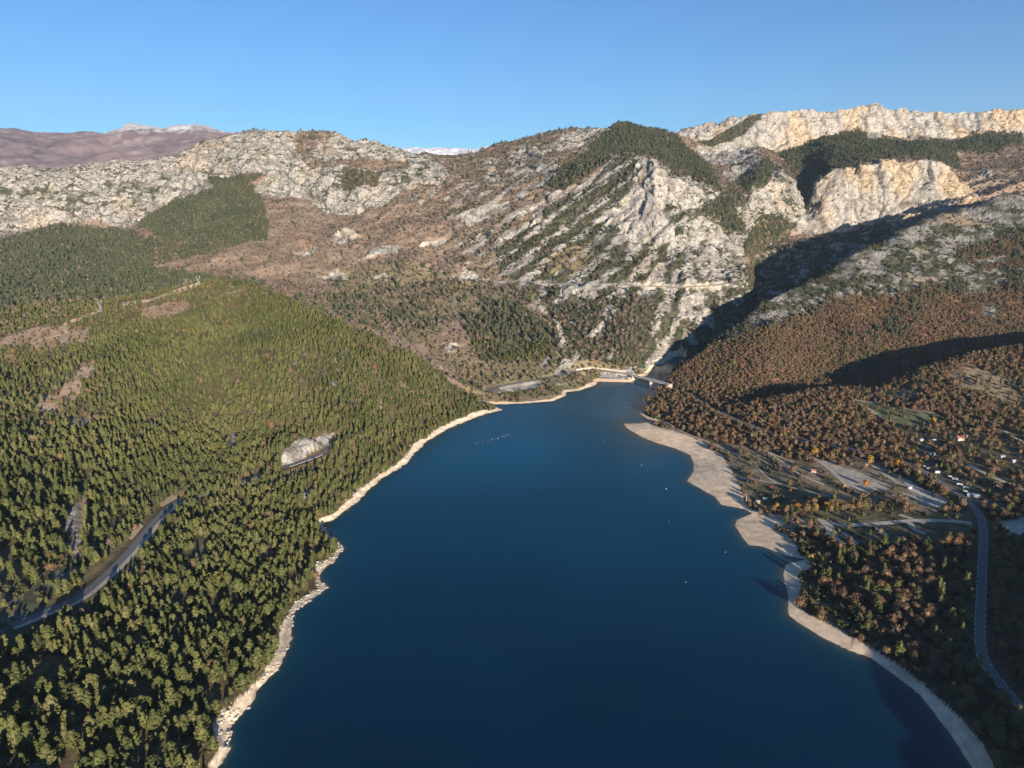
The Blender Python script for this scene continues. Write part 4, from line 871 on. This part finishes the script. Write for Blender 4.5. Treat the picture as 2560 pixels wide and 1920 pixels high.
cloud('scrub', pc, cs_, SC, 'low dark scrub scattered over rock and slope', None, 25)
# shore rubble
r = np.random.default_rng(9); rk_me = []
for k in range(3):
    m = MB(); q = random.Random(k); vs = []
    import bmesh
    bm = bmesh.new(); bmesh.ops.create_icosphere(bm, subdivisions=2, radius=1)
    for v in bm.verts: v.co = v.co*(1+.35*(float(pn(v.co.x*1.3+k*9, v.co.y*1.3, v.co.z*1.3, 5)))) ; v.co.z *= .6
    me = bpy.data.meshes.new('m'); bm.to_mesh(me); bm.free(); me.materials.append(M_rockm); rk_me.append(me)
rubD = np.where(leftside & (SD > -1) & (SD < wstrip+1), 330*sstep(.0, .5, fbm(X, Y, 0.0, 30, 2, 801)+.3), 0.0)*vis
pr, rs, _, _ = scatter(rubD, 8, smin=.2, smax=.9)
cloud('shore_rubble', pr, rs*rng.uniform(.5, 1.6, len(rs)), rk_me, 'pale broken rocks along the left lake shore', None, 26)

# ------------------------------------------------------------------ the bridge
def wz(px, py, z): a, b = unproj_z(px, py, z); return Vector((float(a), float(b), z))
A = wz(1355, 807, 8.5); B = wz(1440, 829, 8.0); br = link('road_bridge', None, label='low concrete road bridge crossing the lake inlet at the mouth of the gorge', cat='bridge', loc=A)
d = (B-A); Lb = math.hypot(d.x, d.y); br.rotation_euler = (0, 0, math.atan2(d.y, d.x))
m = MB(); n = 16
v = []
for i in range(n+1):
    t = i/n; hh = 1.1+1.5*abs(math.sin(t*math.pi*3+math.pi/2))**3; x = -4+(Lb+8)*t; zt = (B.z-A.z)*t
    for (yy, zz) in ((-4.2, zt), (4.2, zt), (4.2, zt-.5), (2.6, zt-hh), (-2.6, zt-hh), (-4.2, zt-.5)): v.append((x, yy, zz))
f = []
for i in range(n):
    for k in range(6): a = i*6+k; b2 = i*6+(k+1) % 6; f.append((a, b2, b2+6, a+6))
f += [tuple(range(6))[::-1], tuple(range(n*6, n*6+6))]
m.add(v, f); link('deck', m.mesh('deck'), M_conc, br)
m = MB(); m.add([(-4, -3.1, .06), (Lb+4, -3.1, .06+B.z-A.z), (Lb+4, 3.1, .06+B.z-A.z), (-4, 3.1, .06)], [(0, 1, 2, 3)]); link('roadway', m.mesh('roadway'), M_rdlight, br)
for s_ in (-1, 1):
    m = MB(); k = int(Lb/2.5)
    for i in range(k+1):
        x = Lb*i/k; m.box((x, s_*3.95, .5+(B.z-A.z)*i/k), (.22, .2, 1.0))
    for zz in (.55, 1.0): m.bar((0, s_*3.95, zz), (Lb, s_*3.95, zz+B.z-A.z), .09)
    link('railing', m.mesh('railing'), M_white, br)
for t in (.16, .62):
    m = MB(); m.box((Lb*t, 0, -7.5), (2.2, 6.2, 11), taper=.92); m.box((Lb*t, 0, -12), (4, 8, 2))
    pr_ = link('pier', m.mesh('pier'), M_conc, br); m = MB(); m.box((Lb*t, 0, -1.9), (3.0, 7.2, .9)); link('pier_cap', m.mesh('pier_cap'), M_conc, pr_)
for x in (-4.5, Lb+4.5):
    m = MB(); m.box((x, 0, -4.3), (5, 9.0, 8)); m.box((x, 4.8, -3.6), (7, .6, 7.5)); m.box((x, -4.8, -3.6), (7, .6, 7.5)); link('abutment', m.mesh('abutment'), M_stone, br)

def wallrun(path, off, a, b, h, t, name, mat, label, cat, lift=0):
    p = path[a:b]; dd_ = np.gradient(p[:, :2], axis=0); dd_ /= np.linalg.norm(dd_, axis=1, keepdims=True)+1e-9; v = []
    for q, w in zip(p, dd_):
        nx, ny = -w[1], w[0]
        for o_, zz in ((off-t/2, -.6), (off+t/2, -.6), (off+t/2, h), (off-t/2, h)): v.append((q[0]+nx*o_, q[1]+ny*o_, q[2]+zz+lift))
    f = []; n = len(p)
    for i in range(n-1):
        for k in range(4): a_ = i*4+k; b_ = i*4+(k+1) % 4; f.append((a_, b_, b_+4, a_+4))
    f += [(3, 2, 1, 0), (n*4-4, n*4-3, n*4-2, n*4-1)]
    return link(name, MB().add(v, f).mesh(name), mat, label=label, cat=cat)
nA = len(RD['approach'])
wallrun(RD['approach'], 4.2, nA-22, nA-1, 3.4, .8, 'retaining_wall', M_stone, 'pale stone retaining wall above the road at the left end of the bridge', 'wall')

# guard rails: rail and posts
def guard(path, off, a, b, label, step=1):
    p = path[a:b]; dd_ = np.gradient(p[:, :2], axis=0); dd_ /= np.linalg.norm(dd_, axis=1, keepdims=True)+1e-9
    o = link('guard_rail', None, label=label, cat='guard rail', loc=tuple(p[0])); o0 = Vector(p[0]); pts = [Vector((q[0]-w[1]*off, q[1]+w[0]*off, q[2])) - o0 for q, w in zip(p, dd_)]
    m = MB()
    for a_, b_ in zip(pts[:-1], pts[1:]): m.bar(a_+Vector((0, 0, .75)), b_+Vector((0, 0, .75)), .17, n=4)
    link('rail', m.mesh('rail'), M_white, o)
    for q in pts[::step]:
        m = MB(); m.box(tuple(q+Vector((0, 0, .3))), (.16, .16, .8)); link('post', m.mesh('post'), M_steel, o)
mn = RD['main']
def nearest(path, px, py):
    a, b_ = project(path[:, 0], path[:, 1], path[:, 2]); return int(np.argmin((a-px)**2+(b_-py)**2))
i0, i1 = nearest(mn, 2117, 1415), nearest(mn, 2205, 1530)
lr = RD['left']; j0, j1 = nearest(lr, 620, 1008), nearest(lr, 700, 978)
# which side is the lake?
def side_to(path, i, x, y):
    d_ = path[min(i+1, len(path)-1)]-path[i-1]; return 1 if (-d_[1])*(x-path[i][0])+d_[0]*(y-path[i][1]) > 0 else -1
guard(mn, 3.9*side_to(mn, (i0+i1)//2, 0, 300), min(i0, i1), max(i0, i1), 'white guard rail on the lake side of the bend at the bottom right')
guard(lr, 4.2*side_to(lr, (j0+j1)//2, 0, 700), min(j0, j1), max(j0, j1), 'pale guard rail beside the road under the limestone cutting')
# white marker posts along the right shore road
mk0, mk1 = nearest(mn, 2125, 1150), nearest(mn, 2117, 1400)
for i in range(min(mk0, mk1), max(mk0, mk1), 3):
    w = mn[i+1]-mn[i]; w = w/np.linalg.norm(w)
    for s_ in (-1, 1):
        q = (mn[i][0]-w[1]*4.1*s_, mn[i][1]+w[0]*4.1*s_, mn[i][2]-.2); m = MB(); m.box((0, 0, .5), (.28, .28, 1.0)); m.box((0, 0, 1.06), (.2, .2, .14), taper=.5)
        link('marker_post', m.mesh('marker_post'), M_conc, label='short white roadside post %s of the straight shaded right road' % ('on the lake side' if s_*side_to(mn, i, 0, 300) > 0 else 'on the land side'), cat='post', group='white posts %s of the right road' % ('on the lake side' if s_*side_to(mn, i, 0, 300) > 0 else 'on the land side'), loc=q)
# log cribs holding the bank over the left road
for (px, py, ln, lab) in ((300, 1135, 26, 'striped log crib on the bank above the left road, the lower and longer one'), (366, 1080, 20, 'striped log crib on the bank beside the left road, the upper one')):
    i = nearest(lr, px+14, py+8); w = lr[i+2]-lr[i-2]; w = w/np.linalg.norm(w); sd_ = -side_to(lr, i, 0, 600)
    o = link('log_crib', None, label=lab, cat='retaining fence', loc=(lr[i][0]-w[1]*6.2*sd_, lr[i][1]+w[0]*6.2*sd_, lr[i][2]-.2)); o.rotation_euler = (0, 0, math.atan2(w[1], w[0]) + (math.pi if sd_ < 0 else 0))
    m = MB(); m2 = MB()
    for k in range(int(ln/1.2)): m.bar((-ln/2+k*1.2, 0, 0), (-ln/2+k*1.2+.3, 4.0, 3.6), .24, n=6)
    for k in range(3): m2.bar((-ln/2, 1.1*k+.6, .9*k+.5), (ln/2, 1.1*k+.6, .9*k+.5), .2, n=6)
    link('slanting_log', m.mesh('slanting_log'), M_crib, o); link('cross_log', m2.mesh('cross_log'), M_crib, o)

# ------------------------------------------------------------------ pylons
def pylon(p, h, kind, label):
    o = link('power_pylon', None, label=label, cat='pylon', loc=tuple(p-Vector((0, 0, 1.0)))); m = MB(); r0 = h*.0085; w = h*.11
    lv = [(0, w), (.25, w*.78), (.45, w*.58), (.62, w*.42)]
    for (z0, a0), (z1, a1) in zip(lv[:-1], lv[1:]):
        C = [(-1, -1), (1, -1), (1, 1), (-1, 1)]
        for k in range(4):
            c0, c1 = C[k], C[(k+1) % 4]; m.bar((c0[0]*a0, c0[1]*a0, z0*h), (c0[0]*a1, c0[1]*a1, z1*h), r0)
            m.bar((c0[0]*a0, c0[1]*a0, z0*h), (c1[0]*a1, c1[1]*a1, z1*h), r0*.6); m.bar((c1[0]*a0, c1[1]*a0, z0*h), (c0[0]*a1, c0[1]*a1, z1*h), r0*.6)
            m.bar((c0[0]*a1, c0[1]*a1, z1*h), (c1[0]*a1, c1[1]*a1, z1*h), r0*.6)
    link('lattice_tower', m.mesh('lattice_tower'), M_steel, o)
    m = MB(); a = lv[-1][1]
    for s_ in (-1, 1):
        for y in (-1, 1):
            m.bar((s_*a, y*a, .62*h), (s_*h*.19, y*.3, .84*h), r0); m.bar((s_*h*.19, y*.3, .84*h), (s_*h*.12, y*.3, h), r0)
            m.bar((s_*a*.3, y*a, .66*h), (s_*h*.12, y*.3, .84*h), r0*.7)
    for y in (-.3, .3): m.bar((-h*.25, y, .93*h), (h*.25, y, .93*h), r0); m.bar((-h*.12, y, h), (h*.12, y, h), r0)
    link('cross_arm', m.mesh('cross_arm'), M_steel, o)
    for s_ in (-.22, 0, .22):
        m = MB(); m.bar((s_*h, 0, .93*h), (s_*h, 0, .86*h), r0*.8); link('insulator', m.mesh('insulator'), M_glass, o)
q = pix(1170, 296)
for k, (px, py, h, lab) in enumerate(((1170, 297, 36, 'lattice power pylon standing out against the sky on the central ridge'), (430, 618, 17, 'power pylon at the end of the bare strip on the crest of the left hill'), (218, 672, 18, 'pale power pylon among the pines at the left, below the crest'), (982, 372, 30, 'thin grey power pylon in the brown saddle between the left cliffs and the central ridge'))):
    p = None
    for dy in range(0, 24, 2):
        p = pix(px, py+dy)
        if p is not None and p.y < 3600: break
    if p is not None: pylon(p, h, k, lab)

# ------------------------------------------------------------------ campsite, beach and lake things
def at(px, py, lift=0.0):
    p = pix(px, py); return Vector((p.x, p.y, drop(p.x, p.y)+lift))
def house(px, py, w, d_, h, rz, label, wall=M_cream, roofm=M_red, name='house', cat='house', flat=False, win=3):
    o = link(name, None, label=label, cat=cat, loc=tuple(at(px, py, -.15))); o.rotation_euler = (0, 0, rz)
    m = MB(); m.add([(-w/2,-d_/2,0),(w/2,-d_/2,0),(w/2,d_/2,0),(-w/2,d_/2,0),(-w/2,-d_/2,h),(w/2,-d_/2,h),(w/2,d_/2,h),(-w/2,d_/2,h),(-w/2,0,h+(0.02 if flat else d_*.26)),(w/2,0,h+(0.02 if flat else d_*.26))],
      [(0,1,5,4),(2,3,7,6),(1,2,6,9,5),(3,0,4,8,7)]); link('wall', m.mesh('wall'), wall, o)
    m = MB(); e = .45; r_ = .18 if flat else d_*.26
    m.add([(-w/2-e,-d_/2-e,h-.12),(w/2+e,-d_/2-e,h-.12),(w/2+e,0,h+r_+.12),(-w/2-e,0,h+r_+.12),(w/2+e,d_/2+e,h-.12),(-w/2-e,d_/2+e,h-.12),(-w/2-e,-d_/2-e,h+.05),(w/2+e,-d_/2-e,h+.05),(w/2+e,0,h+r_+.3),(-w/2-e,0,h+r_+.3),(w/2+e,d_/2+e,h+.05),(-w/2-e,d_/2+e,h+.05)],
      [(3,2,1,0),(5,4,2,3),(6,7,8,9),(9,8,10,11),(0,1,7,6),(4,5,11,10),(1,2,8,7),(2,4,10,8),(3,0,6,9),(5,3,9,11)]); link('roof', m.mesh('roof'), roofm, o)
    for k in range(win):
        x = -w/2 + w*(k+.5)/win
        m = MB(); nm = 'door' if (k == win//2 and win > 1) else 'window'
        m.box((x, -d_/2-.02, (1.05 if nm == 'door' else 1.5)), (.9, .08, 2.0 if nm == 'door' else 1.0)); wo = link(nm, m.mesh(nm), M_wood if nm == 'door' else M_glass, o); m = MB(); zc, zh = (1.05, 2.0) if nm == 'door' else (1.5, 1.0)
        for q in ((x-.5, zc, .1, zh+.2), (x+.5, zc, .1, zh+.2)): m.box((q[0], -d_/2-.05, q[1]), (q[2], .14, q[3]))
        m.box((x, -d_/2-.05, zc+zh/2+.05), (.9, .14, .1)); link('frame', m.mesh('frame'), M_white, wo)
    return o
house(2072, 950, 9, 7, 3.2, .15, 'red roofed cream house among the trees at the right edge of the campsite', win=5)
house(1757, 1020, 4.6, 3.6, 2.5, -.35, 'small red roofed hut between the meadow and the gravel car park', M_white, M_red, 'hut', 'hut')
house(1637, 1086, 3.6, 3.0, 2.5, -.2, 'yellow beach kiosk beside the white mast on the right shore', M_yelp, M_conc, 'kiosk', 'kiosk', True)
house(1652, 1080, 3.4, 2.8, 2.2, -.2, 'grey shed right behind the yellow beach kiosk', M_grey, M_blue, 'shed', 'shed', True)
for (px, py, w, lab) in ((2012, 983, 7, 'long white holiday cabin, the largest one in the middle of the campsite trees'), (1988, 952, 5.5, 'white holiday cabin at the upper left of the campsite trees'), (2017, 953, 4, 'small white cabin behind the left campsite cabins'), (2003, 968, 4, 'small white cabin between the two left campsite cabins'),
                         (2164, 988, 5.5, 'pale holiday cabin near the right edge, above the service road'), (2189, 998, 4.5, 'low pale cabin nearest the right edge of the photo'), (2054, 945, 4, 'small white cabin left of the red roofed house'), (2088, 944, 4, 'small white cabin right of the red roofed house')):
    house(px, py, w, 3.2, 2.5, .1+.2*math.sin(px), lab, M_white, M_white if px % 2 else M_grey, 'holiday_cabin', 'cabin', True, 3)
house(2102, 1073, 10.5, 4.2, 3.0, -.45, 'long low building with a pale blue roof beside the bend of the right road', M_white, M_blue, 'reception_building', 'building', True, 5)
def vehicle(kind, px, py, rz, paint_, label, group=None):
    Lh, Wd, Hh = {'car': (4.2, 1.8, 1.45), 'van': (5.4, 2.1, 2.5), 'caravan': (5.6, 2.2, 2.5)}[kind]
    o = link({'car': 'parked_car', 'van': 'parked_van', 'caravan': 'caravan'}[kind], None, label=label, cat=kind, group=group, loc=tuple(at(px, py, .03))); o.rotation_euler = (0, 0, rz)
    if kind == 'car': prof_ = [(-2.1,.35),(-2.1,.85),(-1.75,.95),(-1.2,1.42),(.5,1.45),(1.15,.98),(2.0,.85),(2.1,.35)]
    elif kind == 'van': prof_ = [(-2.7,.4),(-2.7,2.45),(1.5,2.5),(2.1,1.5),(2.65,1.2),(2.7,.4)]
    else: prof_ = [(-2.6,.5),(-2.8,1.4),(-2.5,2.5),(2.3,2.5),(2.8,1.5),(2.5,.5)]
    n = len(prof_); v = [(x, -Wd/2*(1 if z < 1 else .9), z) for x, z in prof_]+[(x, Wd/2*(1 if z < 1 else .9), z) for x, z in prof_]
    m = MB().add(v, [tuple(range(n)), tuple(range(2*n-1, n-1, -1))]+[(k, n+k, n+(k+1) % n, (k+1) % n) for k in range(n)]); link('body', m.mesh('body'), paint_, o)
    wx = ((-1.3), 1.3) if kind != 'caravan' else (0.0,)
    for x in wx:
        for s_ in (-1, 1):
            m = MB(); m.bar((x, s_*Wd/2-.12*s_, .33), (x, s_*(Wd/2+.06), .33), .33, n=12); wh = link('wheel', m.mesh('wheel'), M_tyre, o); m = MB(); m.bar((x, s_*Wd/2, .33), (x, s_*(Wd/2+.08), .33), .18, n=10); link('rim', m.mesh('rim'), M_steel, wh)
    for s_ in (-1, 1):
        m = MB(); zc = 1.2 if kind == 'car' else 1.75; m.box((-.3, s_*(Wd/2*.95+.01), zc), (1.9, .05, .38)); link('window', m.mesh('window'), M_glass, o)
    if kind == 'caravan':
        m = MB(); m.bar((2.5, .5, .5), (3.7, 0, .5), .06); m.bar((2.5, -.5, .5), (3.7, 0, .5), .06); link('tow_bar', m.mesh('tow_bar'), M_steel, o)
    else:
        m = MB(); m.box((1.0 if kind == 'car' else 1.9, 0, 1.18 if kind == 'car' else 1.75), (.1, Wd*.75, .3)); link('windscreen', m.mesh('windscreen'), M_glass, o)
    return o
vehicle('van', 1965, 1056, .5, M_white, 'lone white van at the lower end of the track beside the long car park')
for k, (px, py) in enumerate(((2052, 1030), (2062, 1037), (2070, 1041), (2073, 1049), (2080, 1052), (2087, 1056), (2085, 1062))):
    vehicle('caravan' if k % 2 else 'car', px, py, -.5+.3*math.sin(k*2), (M_white, M_grey, M_blue)[k % 3],
            ('%s in the row beside the right road, number %d of seven from the far end' % (('car', 'caravan')[k % 2], k+1)).replace('number 1 of seven from the far end', 'the farthest of seven').replace('number 7 of seven from the far end', 'the nearest of seven').replace('number 2 of seven', 'second of seven').replace('number 3 of seven', 'third of seven').replace('number 4 of seven', 'fourth of seven').replace('number 5 of seven', 'fifth of seven').replace('number 6 of seven', 'sixth of seven'), 'vehicles parked beside the right road')
vehicle('car', 2004, 1012, .2, M_grey, 'grey car half hidden under the trees left of the parked row'); vehicle('caravan', 2024, 1022, .1, M_white, 'white caravan under the trees between the lone grey car and the parked row')
vehicle('car', 1997, 1008, .4, M_white, 'white car under the trees just left of the lone grey car')
# mast, watch post, dinghy, boards
p = at(1611, 1090); o = link('white_mast', None, label='tall thin white mast at the edge of the right beach', cat='mast', loc=tuple(p)); m = MB(); m.bar((0, 0, -.3), (0, 0, 11), .2, .12, 6); link('pole', m.mesh('pole'), M_white, o); m = MB(); m.box((0, 0, .2), (1, 1, .5)); link('footing', m.mesh('footing'), M_conc, o)
p = at(1870, 1013); o = link('lookout_post', None, label='dark timber lookout with a pale top beside the gravel car park', cat='lookout', loc=tuple(p))
for a_ in (-1, 1):
    for b_ in (-1, 1): m = MB(); m.bar((a_*1.1, b_*1.1, -.3), (a_*.9, b_*.9, 5), .14); link('leg', m.mesh('leg'), M_wood, o)
m = MB(); m.box((0, 0, 4.0), (2.6, 2.6, .2)); m.box((0, -1.2, 4.5), (2.6, .1, .9)); m.box((0, 1.2, 4.5), (2.6, .1, .9)); link('platform', m.mesh('platform'), M_wood, o)
m = MB(); m.box((0, 0, 6.1), (3.2, 3.2, .3), taper=.6); [m.bar((a_*1.1, b_*1.1, 4.4), (a_*1.1, b_*1.1, 6.0), .08) for a_ in (-1, 1) for b_ in (-1, 1)]; link('roof', m.mesh('roof'), M_conc, o)
def boat(name, p, L_, W_, rz, mat, label, cat, group=None):
    o = link(name, None, label=label, cat=cat, group=group, loc=tuple(p)); o.rotation_euler = (0, 0, rz); v = []; n = 9
    for i in range(n):
        t = i/(n-1); x = (t-.5)*L_; w = W_/2*(math.sin(min(t*1.15+.02, 1)*math.pi*.5)*(1-t**4)+.04) if t < .98 else .03
        w = W_/2*max(.05, (1-abs(2*t-1)**2.6)); v += [(x, -w, .45), (x, -w*.6, .02), (x, w*.6, .02), (x, w, .45), (x, w*.7, .30), (x, -w*.7, .30)]
    f = []
    for i in range(n-1):
        for k in range(6): a = i*6+k; b_ = i*6+(k+1) % 6; f.append((a, a+6, b_+6, b_))
    f += [tuple(range(6)), tuple(range(n*6-6, n*6))[::-1]]
    link('hull', MB().add(v, f).mesh('hull'), mat, o); m = MB(); m.box((0, 0, .38), (.35, W_*.8, .08)); link('seat', m.mesh('seat'), M_wood, o)
boat('white_boat', at(1709, 1146, .1), 5.5, 1.5, .5, M_white, 'white boat lying on the shrubby ground behind the second beach', 'boat')
boat('red_boat', at(1667, 1052, .1), 4.2, 1.3, .3, M_redp, 'small red boat lying on the shaded lakeside meadow', 'boat')
# buoys
for px, py, s_, lab in ((1439,1056,1.1,'large white buoy, the brightest one on the water off the big beach'),(1386,1005,.75,'white buoy left of the bay of the big beach'),(1305,955,.6,'white buoy in mid lake left of the spit'),(1350,870,.6,'white buoy off the small sandbars, right of centre of the inlet'),(1341,854,.55,'farthest white buoy, just in front of the bridge'),(1352,880,.6,'white buoy nearest the small sandbars'),
                        (1211,874,.6,'white buoy close to the pale spit of the far left shore'),(1445,1127,.5,'white buoy below the large one, left of the second beach'),(1567,1193,.6,'white buoy just left of the second beach'),(1481,1258,.65,'white buoy nearest the camera, alone in the open lake'),(1374,879,.5,'white buoy beside the tip of the upper sandbar')):
    p = wz(px, py, 0); o = link('mooring_buoy', None, label=lab, cat='buoy', loc=tuple(p)); bm = bmesh.new(); bmesh.ops.create_uvsphere(bm, u_segments=12, v_segments=8, radius=s_*.62)
    me = bpy.data.meshes.new('float'); bm.to_mesh(me); bm.free(); link('float', me, M_white, o); m = MB(); m.bar((0, 0, s_*.7), (0, 0, s_*1.15), .08); m.bar((-.1, 0, s_*1.2), (.1, 0, s_*1.2), .06); link('ring', m.mesh('ring'), M_steel, o)
# gulls resting on the water in a loose flock
def gull_mesh():
    v = []; f = []; n = 8; prof_ = [(-.42, .02, .16), (-.30, .07, .15), (-.1, .15, .14), (.1, .17, .15), (.22, .12, .2), (.27, .07, .30), (.33, .075, .37), (.40, .05, .37), (.48, .012, .34)]
    for x, r_, z in prof_:
        for k in range(n): a = 2*math.pi*k/n; v.append((x, r_*math.cos(a), z+r_*.85*math.sin(a)))
    for i in range(len(prof_)-1):
        for k in range(n): a = i*n+k; b_ = i*n+(k+1) % n; f.append((a, b_, b_+n, a+n))
    f += [tuple(range(n))[::-1], tuple(range((len(prof_)-1)*n, len(prof_)*n))]
    return MB().add(v, f).mesh('gull', True)
gm = gull_mesh(); gm.materials.append(M_white); rb = random.Random(4)
for k in range(26):
    t = k/25; px = 1030+72*t**.8+rb.uniform(-4, 4); py = 961-22*t**.7+rb.uniform(-2.6, 2.6); p = wz(px, py, 0)
    o = link('gull', gm, label='white gull resting on the water in the loose flock off the left shore', cat='bird', group='gulls on the lake', loc=tuple(p)); o.rotation_euler = (0, 0, rb.uniform(0, 6.28)); o.scale = (1.15, 1.15, 1.15)
# ------------------------------------------------------------------ trees that stand out
def special(px, py, h, mat, kind, label, cat='tree', name='tree', seed=0, wide=1.0, group=None):
    k = {'oak': 3.4, 'column': 1.5, 'cone': 2.4, 'bare': 3.2}[kind]; p = at(px, py); sc = h/8.0
    me = crown('crown', mat, 8.0, k*wide, 1.2, 90, 12, .55, 900+seed, 'oak' if kind == 'bare' else kind); tm = trunk('trunk', 7, .22, seed)
    o = link(name, None, label=label, cat=cat, group=group, loc=tuple(p)); o.scale = (sc, sc, sc); link('crown', me, None, o); link('trunk', tm, None, o)
special(1870, 1050, 7, M_orange, 'oak', 'lone orange tree in the middle of the gravel car park', name='orange_tree', seed=1)
special(1878, 1003, 11, M_yellow, 'column', 'tall narrow yellow tree at the upper end of the car park', name='yellow_tree', seed=2, wide=1.6)
special(1823, 1053, 4, M_yellow, 'oak', 'very small yellow tree at the left edge of the car park', name='yellow_tree', seed=3)
special(1750, 1215, 8, M_yellow, 'oak', 'pale yellow willow at the foot of the second beach', name='willow_tree', seed=4)
special(349, 1152, 6.5, M_orange, 'oak', 'bright orange tree on the lake side of the left road', name='orange_tree', seed=5)
special(1938, 1010, 9, M_orange, 'oak', 'broad orange tree at the top of the long gravel car park', name='orange_tree', seed=6, wide=1.2)
special(1983, 1026, 6, M_yellow, 'oak', 'small golden tree right of the long gravel car park', name='golden_tree', seed=7)
special(2015, 915, 9, M_yellow, 'oak', 'yellow green tree at the right end of the green field', name='golden_tree', seed=8)
special(1760, 985, 10, M_yellow, 'oak', 'golden tree standing apart at the left end of the campsite trees', name='golden_tree', seed=9)
special(1677, 1102, 7.5, M_yellow, 'oak', 'round golden tree at the left end of the hedge row near the kiosk', name='golden_tree', seed=10)
for k, px in enumerate((1700, 1722, 1742, 1762, 1785, 1800, 1822, 1843, 1865)):
    special(px, 1106-(6 if px > 1775 else 0)-(k % 2)*3, 7+(k % 3), (M_yellow, M_orange, M_oak)[k % 3], 'oak', 'golden brown tree in the row between meadow and shaded field, %s' % ['first from the left', 'second from the left', 'third from the left', 'fourth from the left', 'fifth from the left', 'sixth from the left', 'seventh from the left', 'eighth from the left', 'last on the right'][k], name='hedge_tree', seed=20+k, group='golden trees in the row below the meadow')
for k, px in enumerate((2109, 2121, 2137, 2162)): special(px, 836, 15-k % 2*2, M_bare, 'column', 'slender bare poplar on the hillside at the far right, %s of four' % ['first', 'second', 'third', 'last'][k], name='poplar_tree', seed=40+k, group='bare poplars on the right hillside')
for k, (px, py) in enumerate(((1970, 826), (1991, 838), (2005, 833))): special(px, py, 13-k*2, M_pinefar, 'cone', 'dark pointed fir above the open slope on the right, %s of three' % ['left', 'middle', 'right'][k], name='fir_tree', seed=50+k, group='dark firs on the right slope')

# ------------------------------------------------------------------ haze
hz = MB(); hz.box((0, 7000, 1100), (30000, 15400, 2240)); 
m, nt, out = new_mat('haze'); v = nd(nt, 'ShaderNodeVolumePrincipled'); v.inputs['Density'].default_value = 2.2e-5; v.inputs['Color'].default_value = (.62, .80, 1.0, 1); v.inputs['Anisotropy'].default_value = .1
nt.links.new(v.outputs[0], out.inputs['Volume']); link('haze', hz.mesh('haze'), m, kind='stuff')
